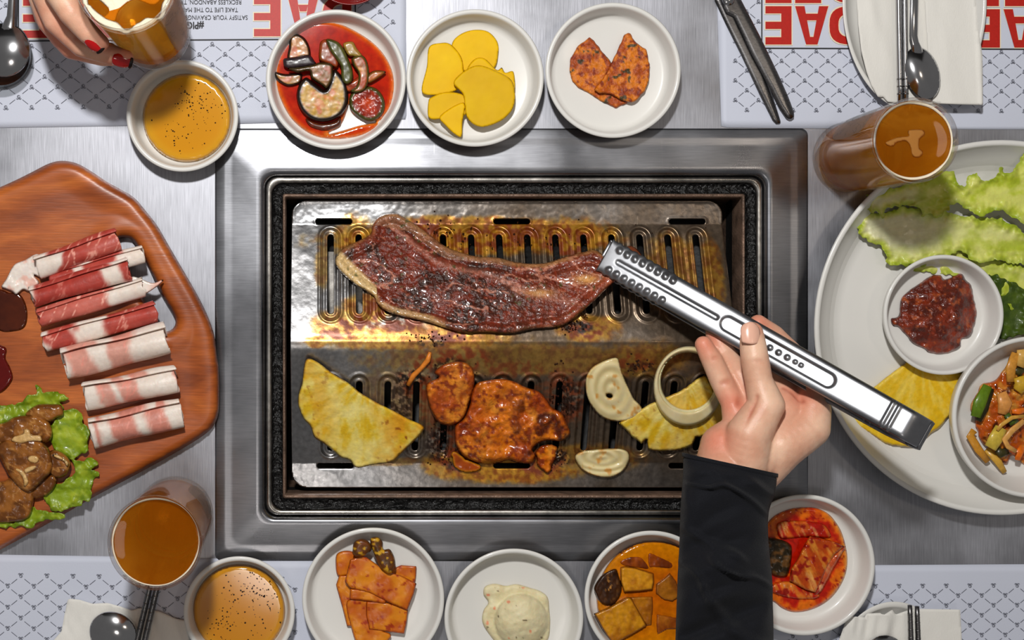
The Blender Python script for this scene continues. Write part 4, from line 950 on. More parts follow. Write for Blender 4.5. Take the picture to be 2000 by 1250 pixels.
# ---------------------------------------------------------------- platter at the right
PZ = PF
vein = lambda cx, cy_, s: (lambda X, Y, d: 2 * (fbm(np.arctan2(Y - cy_, X - cx) * 150, np.hypot(X - cx, Y - cy_) * .12, 6, s, 3) - .5))
def leaf_col(white, s, cx=1600, cy_=480):
    """white(X,Y) = 1 at the pale rib, 0 in the green frill"""
    def f(X, Y, d):
        n = fbm(X, Y, 22, s); w_ = np.clip(white(X, Y) * (.75 + .5 * n), 0, 1) * ss(2, 16, d)
        v = fbm(np.arctan2(Y - cy_, X - cx) * 160, np.hypot(X - cx, Y - cy_) * .1, 5, s + 2, 3)
        g = mixc(rgb(166, 180, 40), rgb(206, 208, 104), ss(.3, .7, n)); g = mixc(g, rgb(112, 138, 22), (1 - ss(0, 10, d)) * .45)
        g = mixc(g, rgb(206, 206, 120), ss(.55, .8, v) * .4)
        return mixc(g, mixc(rgb(218, 214, 178), rgb(200, 196, 150), v), w_)
    return f
def leaf(pts, z, colf, label, seed, amp=6.5, wav=10, tilt=None, crop=F1):
    p = frill(crop(pts), amp, 8, seed, 2.5)
    h = lambda X, Y, d: wav * (1 - ss(0, 30, d)) * (fbm(X, Y, 15, seed, 2) - .35) * 2.0 + 3 * (fbm(X, Y, 44, seed + 1, 2) - .5)
    hv = vein(1600, 480, seed)
    o = slab('lettuce_leaf', p, z, 2.5, M_LEAF, colf, res=1.9, r=0, thin=True, edge=1.0, do_smooth=False, base=tilt, hf=lambda X, Y, d: h(X, Y, d) + hv(X, Y, d)); tag(o, label, 'lettuce'); return o
leaf([(600, 1040), (900, 1000), (1300, 1080), (1600, 1180), (1900, 1260), (2100, 1500), (2050, 1900), (1900, 1960), (1800, 1800), (1650, 1560), (1500, 1400), (1200, 1350), (800, 1300), (640, 1200)], PZ + 4, leaf_col(lambda X, Y: .35 * np.exp(-(((Y - 520) / 24) ** 2)), 601), 'lower lettuce leaf mostly under the dip dish', 601)
leaf([(185, 860), (230, 720), (330, 700), (480, 690), (700, 640), (1000, 680), (1300, 740), (1600, 760), (1800, 860), (2050, 1020), (2100, 1290), (1880, 1240), (1600, 1180), (1480, 1215), (1340, 1180), (1200, 1100), (1100, 1180), (900, 1160), (860, 1240), (720, 1240), (600, 1250), (505, 1260), (470, 1150), (440, 1060), (340, 1010), (240, 960)], PZ + 16,
     leaf_col(lambda X, Y: ss(1900, 1720, X) * np.exp(-(((Y - np.interp(X, [1670, 1800, 2000], [440, 452, 490])) / 62) ** 2)) * 1.25 + .35 * np.exp(-(((Y - 450) / 30) ** 2)), 611), 'long pale-ribbed lettuce leaf above the dip dish', 611)
leaf([(285, 540), (400, 500), (620, 430), (800, 380), (1000, 300), (1130, 290), (1180, 350), (1230, 420), (1290, 430), (1310, 330), (1400, 300), (1450, 380), (1560, 360), (1640, 240), (1680, 300), (1760, 290), (1850, 150), (1990, -60), (2150, 100), (2100, 900), (1900, 840), (1750, 740), (1600, 680), (1440, 740), (1300, 680), (1180, 610), (1080, 700), (1000, 750), (900, 710), (820, 760), (840, 680), (700, 640), (560, 650), (470, 690), (440, 790), (380, 700), (290, 690)], PZ + 30,
     leaf_col(lambda X, Y: ss(1860, 1720, X) * .9, 621), 'upper frilly lettuce leaf partly behind the beer glass', 621, wav=9)
leaf([(1480, 1350), (1700, 1380), (1900, 1500), (1950, 1700), (1900, 1900), (1780, 1960), (1640, 1980), (1600, 1900), (1560, 1700)], PZ + 8, lambda X, Y, d: mixc(rgb(78, 98, 16), rgb(40, 60, 10), fbm(X, Y, 12, 7)), 'dark green lettuce tip between the dip dish and salad bowl', 631)
def mound(o_pts, h, z, mat, colf, label, cat, s, name, rough_=5, res=2.2):
    o = slab(name, o_pts, z, 10, mat, colf, res=res, r=9, hf=lambda X, Y, d: h * ss(0, 45, d) + rough_ * 2 * (fbm(X, Y, 11, s, 3) - .5) * ss(0, 8, d), do_smooth=False); tag(o, label, cat); return o
dz = DISH['dip'][1]
mound(frill(D5([(490, 985), (530, 970), (540, 890), (580, 840), (640, 800), (700, 757), (750, 755), (780, 775), (860, 745), (885, 780), (915, 810), (930, 880), (945, 955), (930, 1030), (910, 1080), (865, 1095), (855, 1140), (770, 1170), (700, 1165), (660, 1140), (600, 1110), (570, 1070), (530, 1030), (500, 1020)]), 1.5, 8, 3, 3), 20, dz, vm('bean_paste', rough=.22, bump=.9, bscale=330, var=.3, vscale=350, coat=.35, bdist=.002),
      lambda X, Y, d: mixc(mixc(rgb(128, 44, 18), rgb(84, 26, 12), ss(.35, .65, fbm(X, Y, 16, 5))), rgb(176, 88, 40), ss(.62, .76, fbm(X, Y, 9, 6, 3)) * .7), 'brown-red bean paste heaped in the small dish on the platter', 'dip', 701, 'bean_paste', 5)
# salad
sz = DISH['salad'][1]
mound(frill(F3([(170, 600), (210, 500), (260, 420), (340, 400), (430, 290), (480, 180), (560, 130), (700, 100), (800, 300), (800, 900), (700, 1100), (560, 1000), (480, 950), (440, 1010), (380, 980), (300, 900), (240, 820), (210, 720), (200, 660)]), 3, 12, 4, 3), 14, sz, M_SAUCE,
      lambda X, Y, d: mixc(mixc(rgb(170, 74, 16), rgb(200, 136, 50), ss(.35, .65, fbm(X, Y, 18, 8))), rgb(60, 20, 8), ss(.58, .7, fbm(X, Y, 12, 9, 3)) * .8), 'red-brown dressed cabbage heap in the white bowl', 'salad', 711, 'cabbage_salad', 6)
for i, (pts, rr_, c_, z, nm, lab) in enumerate([
    ([(300, 430), (240, 560), (210, 660)], (9, 13, 10), (92, 120, 24), 30, 'leek_strip', 'bright green leek strip at the left of the salad'),
    ([(330, 450), (280, 600), (230, 690)], (5, 7, 6), (38, 34, 14), 28, 'leek_strip', 'dark folded edge beside the bright green strip'),
    ([(510, 190), (470, 300), (470, 400)], (9, 10, 8), (196, 134, 50), 36, 'cabbage_strip', 'upright cabbage strip at the top of the salad'),
    ([(400, 740), (360, 820), (320, 890)], (12, 14, 12), (198, 170, 62), 38, 'cabbage_strip', 'wide pale cabbage stalk in the lower left of the salad'),
    ([(568, 655), (480, 665), (400, 720), (370, 760)], (3, 4, 4, 3), (200, 150, 60), 46, 'cabbage_strip', 'thin curving cabbage shred above the pale stalk'),
    ([(568, 690), (480, 760), (425, 830), (450, 880), (510, 915)], (5, 6, 6, 5, 4), (206, 150, 76), 44, 'cabbage_strip', 'looped cabbage shred at the right edge of the picture'),
    ([(200, 760), (170, 800), (230, 900), (300, 990)], (7, 8, 8, 6), (190, 130, 40), 20, 'cabbage_strip', 'long translucent shred along the lower left of the salad'),
    ([(290, 900), (370, 980), (425, 1070)], (6, 8, 5), (196, 150, 56), 18, 'cabbage_strip', 'lowest pointed shred hanging towards the bowl rim'),
    ([(480, 620), (530, 620), (570, 610)], (4, 6, 5), (222, 108, 20), 40, 'carrot_strip', 'orange carrot strip on the right of the salad'),
    ([(560, 880), (530, 930), (520, 980)], (6, 8, 5), (218, 106, 16), 30, 'carrot_strip', 'orange carrot piece low in the salad'),
    ([(520, 680), (480, 700), (440, 640)], (6, 8, 6), (64, 84, 24), 36, 'leek_strip', 'small dark green leek ring in the middle'),
    ([(560, 300), (520, 330), (510, 340)], (7, 9, 6), (60, 56, 22), 30, 'leek_strip', 'dark leek bit by the upright strip'),
    ([(400, 480), (430, 560), (410, 640)], (10, 14, 10), (206, 140, 70), 32, 'cabbage_strip', 'broad orange-tinted cabbage piece in the middle of the salad'),
    ([(560, 160), (568, 220), (540, 290)], (12, 13, 8), (206, 160, 80), 38, 'cabbage_strip', 'pale cabbage piece at the top right edge of the salad'),
    ([(540, 360), (560, 420), (520, 470)], (14, 16, 10), (190, 150, 40), 38, 'cabbage_strip', 'yellow-green cabbage piece at the right edge of the salad'),
    ([(450, 910), (400, 930), (370, 900)], (7, 9, 7), (54, 50, 20), 28, 'leek_strip', 'dark green piece under the pale stalk')]):
    q = F3(pts); o = tube(nm, [tuple(P(x, y, sz + z - 4)) for x, y in q], list(rr_), M_VEG, 10, flat=.4, col=c_); tag(o, lab, 'vegetable', 'dressed salad strips')
# raw pineapple on the platter
pp = D6([(330, 530), (420, 450), (490, 375), (600, 290), (700, 215), (800, 235), (950, 270), (1062, 285), (1055, 330), (1030, 400), (1020, 440), (990, 540), (910, 640), (850, 680), (800, 720), (768, 765), (700, 765), (600, 755), (540, 735), (460, 680), (390, 640), (350, 590)])
o = slab('pineapple_slice', frill(pp, .8, 8, 2, 3, False), PZ + 2, 12, M_FRUIT, lambda X, Y, d: mixc(mixc(rgb(216, 174, 22), rgb(222, 190, 70), ss(.4, .7, fbm(np.arctan2(Y - 690, X - 1800) * 60, np.hypot(X - 1800, Y - 690) * .2, 6, 14))), rgb(120, 60, 10), (1 - ss(0, 3, d)) * ss(.6, .75, fbm(X, Y, 10, 15)) * .8), res=2.4, r=4, hf=pine_h(1800, 690, 17, 1.0), do_smooth=False)
tag(o, 'raw yellow pineapple slice on the platter under the end of the tongs', 'pineapple')
# ---------------------------------------------------------------- wooden board with raw meat
def wood():
    m = bpy.data.materials.new('oiled_wood'); m.use_nodes = True; nt = m.node_tree; b = nt.nodes['Principled BSDF']; L = nt.links.new
    tc = nd(nt, 'ShaderNodeTexCoord'); mp = nd(nt, 'ShaderNodeMapping'); L(tc.outputs['Object'], mp.inputs[0]); mp.inputs['Rotation'].default_value = (0, 0, .32); mp.inputs['Scale'].default_value = (6, 17, 12)
    n = nd(nt, 'ShaderNodeTexNoise'); n.inputs['Scale'].default_value = 1.6; n.inputs['Detail'].default_value = 8; n.inputs['Distortion'].default_value = 1.2; L(mp.outputs[0], n.inputs['Vector'])
    mp2 = nd(nt, 'ShaderNodeMapping'); L(tc.outputs['Object'], mp2.inputs[0]); mp2.inputs['Rotation'].default_value = (0, 0, .32); mp2.inputs['Scale'].default_value = (60, 900, 100)
    f = nd(nt, 'ShaderNodeTexNoise'); f.inputs['Scale'].default_value = 1.0; f.inputs['Detail'].default_value = 3; L(mp2.outputs[0], f.inputs['Vector'])
    cr = nd(nt, 'ShaderNodeValToRGB'); L(n.outputs['Fac'], cr.inputs[0]); e = cr.color_ramp.elements
    e[0].position = .3; e[0].color = (*lin((126, 58, 22)), 1); e[1].position = .7; e[1].color = (*lin((188, 102, 42)), 1)
    k = e.new(.5); k.color = (*lin((160, 80, 31)), 1)
    mr = nd(nt, 'ShaderNodeMapRange'); mr.inputs[1].default_value = .3; mr.inputs[2].default_value = .7; mr.inputs[3].default_value = .84; mr.inputs[4].default_value = 1.14; L(f.outputs['Fac'], mr.inputs[0])
    sc = nd(nt, 'ShaderNodeVectorMath', operation='SCALE'); L(cr.outputs[0], sc.inputs[0]); L(mr.outputs[0], sc.inputs['Scale']); L(sc.outputs[0], b.inputs['Base Color'])
    b.inputs['Roughness'].default_value = .36
    bp = nd(nt, 'ShaderNodeBump'); bp.inputs['Strength'].default_value = .12; bp.inputs['Distance'].default_value = .001; L(f.outputs['Fac'], bp.inputs['Height']); L(bp.outputs[0], b.inputs['Normal'])
    return m
board_o = [(-150, 420), (-60, 392)] + C5([(0, 205), (100, 160), (200, 110), (300, 60), (380, 44), (470, 60), (560, 110), (650, 170), (740, 220), (820, 270), (890, 350), (960, 440), (1030, 560), (1100, 680), (1170, 800), (1230, 910), (1280, 1020), (1310, 1120)]) + \
    [(423, 690), (428, 727), (428, 794), (420, 826), (398, 850), (336, 888), (260, 930), (181, 972), (100, 1019), (0, 1074), (-90, 1122), (-150, 1130), (-190, 1080), (-200, 800), (-200, 500)]
hole = smooth(C5([(722, 532), (765, 512), (815, 540), (900, 680), (980, 850), (1058, 985), (1070, 1040), (1045, 1075), (1000, 1080), (940, 1000), (850, 830), (760, 640)]), 5)
BT = 36
bd = slab('serving_board', board_o, 0.4, BT, wood(), res=4.5, r=16, holes=[hole], hf=lambda X, Y, d: 2 * np.exp(-((d - 22) / 14.0) ** 2) - 3 * ss(28, 60, d), edge=.35)
tag(bd, 'reddish wooden serving board with a slotted handle hole, holding the raw meat', 'board')
B0 = BT - 2.0
def roll(A, Bp, rad, colf, label, z=0, turns=2.2, seed=0, squash=.82, flare=(0, 0), group=None, tail=0):
    """thin meat slice rolled up: a spiral sheet along A-B (photograph px)"""
    A = np.array(A, float); Bp = np.array(Bp, float); ax = (Bp - A); Ln = np.hypot(*ax); ax /= Ln; nr = np.array([-ax[1], ax[0]])
    nu, ns = max(30, int(Ln / 3)), 72; V = []; C = []
    zc = B0 + z + rad * squash
    for i in range(nu + 1):
        u = i / nu
        for j in range(ns + 1):
            w_ = j / ns; th = math.pi * .75 + w_ * turns * 2 * math.pi
            r_ = rad * 1.2 * (1 - .58 * w_) * (1 + .04 * math.sin(u * 9 + seed) + flare[0] * (1 - u) ** 4 + flare[1] * u ** 4)
            r_ *= 1 + .05 * math.sin(3 * th + seed + 5 * u)
            rag = (float(vnoise(w_ * 22 + seed, seed * 3.3)) - .5) * 7 * (1 if u > .5 else -1) * abs(2 * u - 1) ** 6 - (w_ * 5 if u < .5 else -w_ * 5) * abs(2 * u - 1) ** 8 * -1
            p = A + ax * (u * Ln + rag) + nr * (r_ * math.cos(th))
            V.append((p[0], p[1], zc + r_ * squash * math.sin(th)))
            C.append((u * Ln, th * rad * .6, w_))
    V = np.array(V); C = np.array(C); cc = colf(C[:, 0], C[:, 1], Ln)
    idx = np.arange((nu + 1) * (ns + 1)).reshape(nu + 1, ns + 1)
    F = np.stack([idx[:-1, :-1], idx[1:, :-1], idx[1:, 1:], idx[:-1, 1:]], -1).reshape(-1, 4)
    o = mesh_obj('meat_roll', Pn(V[:, 0], V[:, 1], V[:, 2]), F, M_RAW, None, cc)
    md = o.modifiers.new('t', 'SOLIDIFY'); md.thickness = .0009; md.offset = -1
    tag(o, label, 'meat', group); return o
FAT, RED, PINK = rgb(230, 218, 208), rgb(178, 56, 46), rgb(226, 166, 148)
def stripes(bands, s, lean=RED, marb=.35, slant=.25):
    """bands: (from, to) in 0..1 of the length that are fat"""
    def f(u, v, L):
        q = (u + slant * v * .5 + 34 * (fbm(u, v, 26, s) - .5)) / L; c = np.tile(np.asarray(lean, float), (len(u), 1)); c = mixc(c, c * .82, fbm(u, v, 9, s + 1))
        c = mixc(c, rgb(226, 150, 134), ss(.93, .985, ridged(u, v, 17, s + 2, .75, 4.5)) * marb * 2.2)
        c = mixc(c, rgb(222, 140, 122), fbm(u, v, 30, s + 3) * marb)
        m = np.zeros(len(u))
        for a, b_ in bands: m = np.maximum(m, ss(a - .035, a + .035, q) * (1 - ss(b_ - .035, b_ + .035, q)))
        return mixc(c, mixc(FAT, rgb(226, 206, 192), fbm(u, v, 14, s + 4)), m)
    return f
c5 = lambda x, y: C5([(x, y)])[0]
c6 = lambda x, y: C6([(x, y)])[0]
roll(c5(225, 700), c5(725, 525), 21, stripes([(-.2, .14)], 1, marb=.5, slant=-.5), 'uppermost raw beef roll, red with white streaks', z=8, seed=1)
roll(c5(300, 775), c5(880, 615), 17, stripes([(.30, .42), (.80, 1.2)], 2), 'raw beef roll second from the top, white folded end over the handle hole', z=2, seed=2)
roll(c5(195, 880), c5(790, 705), 20, stripes([(-.2, .09), (.80, 1.0)], 3, marb=.25), 'raw beef roll third from the top with a curled white end', z=10, seed=3, flare=(0, .15))
roll(c5(235, 1010), c5(880, 815), 18, stripes([(.72, 1.2)], 4, lean=rgb(190, 78, 66), marb=.7), 'raw beef roll fourth from the top, white-streaked, pointed right end', z=2, seed=4)
t_ = slab('flap', C5([(800, 760), (850, 760), (930, 790), (992, 768), (985, 790), (900, 850), (820, 880)]), B0 + 16, 2.5, M_RAW, lambda X, Y, d: mixc(FAT, PINK, ss(280, 316, X)), res=2, r=1); t_.parent = bpy.data.objects['meat_roll.003']
roll(c5(262, 1160), c5(960, 965), 19, stripes([(-.2, .06), (.33, .56)], 5, marb=.45), 'raw beef roll fifth from the top with a white middle', z=2, seed=5)
roll(c6(372, 158), c6(975, 8), 29, stripes([(-.2, .1), (.36, .5), (.70, 1.2)], 6, lean=PINK, marb=.6), 'thickest pale pork belly roll, uppermost of the three pale ones', z=0, seed=6)
roll(c6(492, 345), c6(1030, 245), 25.5, stripes([(-.2, .36), (.5, .58), (.78, 1.2)], 7, lean=PINK, marb=.5, slant=.6), 'middle of the three pale pork belly rolls', z=0, seed=7)
roll(c6(525, 560), c6(1062, 440), 27.5, stripes([(-.2, .14), (.2, .33), (.62, .74), (.9, 1.2)], 8, lean=rgb(216, 140, 122), marb=.5), 'lowest pale pork belly roll nearest the lettuce', z=0, seed=8)
o = slab('meat_flap', C5([(8, 810), (40, 760), (85, 680), (150, 650), (240, 615), (290, 745), (255, 760), (200, 735), (240, 790), (190, 830), (170, 840), (140, 830), (100, 860), (70, 840), (20, 820)]), B0 + 5, 6, M_RAW, lambda X, Y, d: mixc(mixc(FAT, PINK, ss(.5, .7, fbm(X, Y, 16, 3)) * .7), rgb(190, 70, 60), ss(30, 10, X) * ss(560, 570, Y) * .6), res=2, r=5, noise=(2.5, 14), do_smooth=True)
tag(o, 'white fat flap of the uppermost roll hanging out to the left', 'meat')
M_PUD = vm('meat_juice', rough=.1, bump=.1, var=.1, coat=.5)
o = slab('sauce_puddle', C5([(-40, 840), (10, 830), (60, 850), (110, 850), (150, 900), (168, 980), (150, 1060), (80, 1085), (0, 1080), (-60, 1000)]), B0 - .5, 3, M_PUD, lambda X, Y, d: mixc(rgb(84, 32, 10), rgb(56, 18, 8), fbm(X, Y, 20, 3)), res=3, r=3); tag(o, 'dark brown sauce stain on the board left of the beef rolls', 'sauce')
o = slab('sauce_puddle', [(-30, 670), (5, 676), (13, 684), (11, 700), (20, 718), (25, 738), (16, 755), (0, 768), (-30, 775)], B0 - .5, 5, M_PUD, (88, 8, 6), res=3, r=5); tag(o, 'dark red juice puddle at the left edge of the board', 'sauce')
# lettuce under the marinated meat
LC = lambda s: (lambda X, Y, d: mixc(mixc(rgb(128, 150, 20), rgb(158, 172, 40), ss(.35, .65, fbm(X, Y, 18, s))), rgb(86, 112, 10), (1 - ss(0, 12, d)) * .5 + .4 * ss(.6, .7, fbm(X, Y, 9, s + 1, 3))))
def bleaf(pts, z, label, s, amp=4.5):
    p = frill(F2(pts), amp, 8, s, 3)
    o = slab('lettuce_leaf', p, B0 + z, 2.5, M_LEAF, LC(s), res=2.2, r=0, thin=True, edge=1, do_smooth=False, hf=lambda X, Y, d: 9 * (1 - ss(0, 26, d)) * (fbm(X, Y, 13, s, 2) - .3) * 1.7 + 5 * (fbm(X, Y, 26, s + 1, 2) - .5)); tag(o, label, 'lettuce')
bleaf([(-300, 250), (0, 215), (150, 190), (220, 130), (290, 110), (285, 40), (320, 60), (340, 110), (420, 100), (520, 130), (540, 160), (470, 190), (500, 240), (400, 320), (200, 300), (60, 340), (-300, 420)], 5, 'yellow-green lettuce leaf behind the marinated meat', 801)
bleaf([(380, 400), (450, 300), (520, 250), (600, 240), (650, 290), (660, 350), (700, 400), (690, 500), (700, 570), (640, 590), (620, 610), (560, 640), (500, 600), (440, 560), (400, 500)], 7, 'green lettuce leaf beside the lowest pork roll', 811)
bleaf([(560, 640), (640, 650), (720, 620), (770, 670), (720, 720), (790, 740), (740, 790), (735, 830), (700, 960), (650, 960), (640, 1000), (560, 1010), (440, 1050), (380, 980), (350, 920), (420, 850), (520, 800), (600, 740)], 6, 'lettuce leaf at the lower edge of the board', 821)
bleaf([(-300, 1060), (0, 1090), (60, 1130), (150, 1120), (200, 1060), (260, 1000), (330, 1040), (500, 1060), (490, 1100), (380, 1110), (300, 1130), (250, 1180), (180, 1160), (60, 1170), (-300, 1190)], 5, 'lettuce edge at the lower left, along the board rim', 831)
M_BUL = vm('marinated_beef', rough=.2, bump=.4, bscale=200, var=.15, vscale=200, coat=.2, bdist=.002)
bc = lambda s: (lambda X, Y, d: mixc(mixc(rgb(146, 90, 36), rgb(100, 56, 20), ss(.35, .65, fbm(X, Y, 18, s))), rgb(176, 124, 66), ss(.94, .99, ridged(X, Y, 26, s + 1, .5, 2)) * .8))
for i, (pts, z, t, lab) in enumerate([
    ([(-300, 700), (0, 820), (120, 760), (240, 850), (240, 960), (200, 1080), (80, 1110), (-60, 1100), (-300, 1000)], 8, 16, 'marinated beef piece at the lower left of the heap'),
    ([(240, 880), (330, 780), (420, 760), (430, 830), (380, 900), (290, 935), (240, 920)], 10, 12, 'small marinated beef slice with a pale rim, lower right of the heap'),
    ([(220, 270), (300, 210), (400, 205), (470, 215), (485, 280), (440, 300), (380, 330), (250, 300)], 14, 14, 'rolled marinated beef strip on top of the leaf'),
    ([(-300, 350), (0, 360), (120, 310), (260, 300), (350, 340), (380, 400), (370, 470), (300, 500), (100, 500), (-300, 560)], 16, 16, 'upper marinated beef slice of the heap'),
    ([(380, 600), (430, 570), (500, 600), (545, 660), (520, 740), (460, 770), (400, 740), (370, 680)], 16, 14, 'marinated beef piece with a white fat curl at the right'),
    ([(0, 560), (80, 500), (250, 490), (350, 540), (390, 640), (385, 720), (320, 790), (240, 860), (180, 850), (100, 770), (50, 680)], 24, 18, 'central marinated beef piece of the heap')]):
    q_ = np.array(F2(pts)); q_ = q_.mean(0) + (q_ - q_.mean(0)) * 1.12
    piece('marinated_beef', q_, B0 + z, t, bc(840 + i * 3), lab, 'meat', M_BUL, r=11, noise=(2.4, 11), group='marinated beef on lettuce')
for i, (pts, lab) in enumerate([
    ([(90, 490), (110, 455), (180, 430), (190, 395), (230, 400), (250, 440), (310, 445), (330, 470), (320, 495), (250, 490), (170, 510)], 'largest beige lump on the marinated beef'),
    ([(215, 630), (240, 605), (290, 605), (308, 635), (290, 665), (240, 660)], 'round beige lump in the middle of the marinated beef'),
    ([(190, 715), (230, 690), (280, 680), (285, 705), (240, 735), (200, 745)], 'small beige lump below the round one'),
    ([(110, 705), (170, 715), (210, 760), (225, 820), (190, 850), (180, 790), (150, 745)], 'curved beige lump at the lower edge of the central beef'),
    ([(410, 600), (450, 595), (500, 625), (540, 660), (525, 690), (500, 650), (440, 625)], 'white fat curl on the right beef piece')]):
    piece('garlic_lump', F2(pts), B0 + (40 if i != 4 else 31), 6, lambda X, Y, d: mixc(rgb(216, 180, 124), rgb(190, 146, 84), fbm(X, Y, 9, 5)), lab, 'garlic', M_CHICK, r=4, group='beige lumps on the beef')

# ---------------------------------------------------------------- beer glasses
M_GLASS = glassy('clear_glass', (250, 252, 252), 0.0, 1.45, .66, (250, 252, 252))
M_BEER = glassy('lager_beer', (255, 200, 84), 0.02, 1.33, .35, (255, 204, 96), .42, (255, 142, 0))
M_FOAM = vm('beer_foam', col=(240, 226, 200), rough=.6, bump=.4, bscale=900, var=.08)
M_THINFOAM = glassy('thin_foam', (240, 190, 110), .5, 1.2, .35, (255, 220, 150), .7, (250, 196, 110))
M_LABEL = glassy('frosted_print', (225, 225, 222), .4, 1.2, .66, (240, 240, 238), .6, (214, 214, 212))
def beer_glass(base, top, rb, rt, label, lab_a, foam, seed, fill=.95):
    base = Vector(base); ax = (Vector(top) - base); H = ax.length / S; n = ax.normalized()
    e = empty('beer_glass', base, label, 'glass')
    wl = 5.0
    R = lambda h: rb + (rt - rb) * (h / H)
    outer = [(rb - 5, 0), (rb - 1, 2), (rb + .3, 6), (rb, 14)] + [(R(h), h) for h in np.linspace(22, H - 6, 10)] + [(rt, H - 4), (rt - .6, H - 1), (rt - wl / 2, H)]
    inner = [(rt - wl + .6, H - 1), (rt - wl, H - 5)] + [(R(h) - wl, h) for h in np.linspace(H - 10, 26, 10)] + [(rb - wl - 3, 17), (rb - 18, 13), (0.2, 12.5)]
    body = lathe('glass_body', base, [(.2, .6), (rb - 12, .6)] + outer + inner, M_GLASS, 96, axis=n)
    lv = H * fill
    beer = lathe('beer', base, [(.2, 14), (rb - 20, 14.4), (rb - wl - 4, 18.5)] + [(R(h) - wl + .6, h) for h in np.linspace(27, lv - 2, 8)] + [(R(lv) - wl + .6, lv), (R(lv) - wl - 5, lv - 1.2), (R(lv) * .5, lv - 1.6), (.2, lv - 1.6)], M_BEER, 96, axis=n)
    rf = R(lv) - wl - .8
    fm = lathe('foam_ring', base, [(rf - foam, lv - 1.2), (rf - foam * .7, lv + .9), (rf - foam * .3, lv + 1.6), (rf, lv + 3), (rf, lv - 1)], M_FOAM, 96, axis=n, close=True)
    rng = random.Random(seed)
    for v in fm.data.vertices:                       # uneven inner edge of the foam
        d = v.co - base; a = math.atan2(d.y, d.x); rad = d - n * d.dot(n); r_ = rad.length / S
        if r_ < rf - foam * .2: v.co += rad.normalized() * S * foam * .65 * (float(vnoise(a * 2.2 + 9, seed)) * 1.6 - .45)
    kids = [body, beer, fm]
    Q = Vector((0, 0, 1)).rotation_difference(n).to_matrix()
    if lab_a:
        a0, a1, h0, h1 = lab_a; vs = []; fs = []; N = 26
        for i in range(N + 1):
            a = math.radians(a0 + (a1 - a0) * i / N); k = math.sqrt(max(0, 1 - (2 * i / N - 1) ** 6))
            for q in (0, 1):
                h = (h0 + h1) / 2 + (h1 - h0) / 2 * (1 if q else -1) * (.25 + .75 * k)
                vs.append(tuple(base + Q @ Vector(((R(h) + .5) * S * math.cos(a), (R(h) + .5) * S * math.sin(a), h * S))))
        for i in range(N): fs.append([2 * i, 2 * i + 2, 2 * i + 3, 2 * i + 1])
        kids.append(mesh_obj('printed_label', vs, fs, M_LABEL))
        pl = []; fl_ = []
        for t in range(26):
            a = math.radians(rng.uniform(a0 + 4, a1 - 4)); h = rng.uniform(h0 + 14, h1 - 14)
            for st_ in range(5):
                a2 = a + rng.uniform(-.09, .09); h2 = h + rng.uniform(-12, 12)
                a2 = min(max(a2, math.radians(a0 + 3)), math.radians(a1 - 3)); h2 = min(max(h2, h0 + 8), h1 - 8); k = len(pl)
                for (aa, hh, dd) in ((a, h, -.6), (a, h, .6), (a2, h2, .6), (a2, h2, -.6)):
                    pl.append(tuple(base + Q @ Vector(((R(hh) + .9) * S * math.cos(aa), (R(hh) + .9) * S * math.sin(aa), (hh + dd) * S))))
                fl_.append([k, k + 1, k + 2, k + 3]); a, h = a2, h2
        kids.append(mesh_obj('label_print', pl, fl_, vm('label_ink', col=(70, 70, 72), rough=.5, bump=0), shade=False))
    adopt(e, *kids)
    return e, lv, n, base
g1 = beer_glass(P(1655, 308, .8), P(1790, 273, 288), 70, 74, 'full beer glass standing by the upper right corner of the grill', (108, 165, 90, 236), 4, 3)
g2 = beer_glass(P(343, 1003, .8), P(302, 1061, 288), 74, 82, 'full beer glass standing by the lower left corner of the grill', (8, 60, 40, 150), 3, 7)
g3 = beer_glass(P(301, 66, 70), P(243, -35, 350), 71, 84, 'beer glass held by the hand with red nails', (-46, 8, 40, 250), 13, 5, .9)
def foam_patch(name, pts, g, label_z, parent, mat=M_THINFOAM):
    zt = g[3].z / S + g[1] * g[2].z - .4
    o = slab(name, pts, zt, 1.8, mat, (220, 170, 90), res=2.5, r=2); o_w = o; adopt(parent, o); return o
foam_patch('foam_patch', C4([(780, 870), (850, 840), (920, 830), (915, 800), (960, 790), (1010, 795), (1020, 820), (990, 850), (985, 900), (1010, 930), (985, 960), (945, 950), (930, 890), (900, 860), (850, 870), (830, 890), (800, 890)]), g1, 0, g1[0])
foam_patch('foam_patch', [(160, -30), (200, 5), (212, 22), (196, 40), (222, 46), (234, 20), (262, 0), (300, 10), (318, -10), (290, -40), (200, -60)], g3, 0, g3[0], M_FOAM)
# little clear cup of dark sauce under a spoon, upper left
cb = P(-2, 108, 1.3 + 36); cb.z = 1.3 * S
e = empty('sauce_cup', cb, 'small clear glass cup of dark sauce under the spoon at the upper left edge', 'cup')
adopt(e, lathe('cup_body', cb, [(.2, 0), (50, 0), (57, 6), (62, 24), (64, 36), (61, 37), (57, 24), (50, 9), (.2, 8)], M_GLASS, 72), lathe('dark_sauce', cb, [(.2, 9), (49, 10), (55, 20), (.2, 20)], vm('soy', col=(50, 24, 12), rough=.08, bump=0, coat=.5), 72))

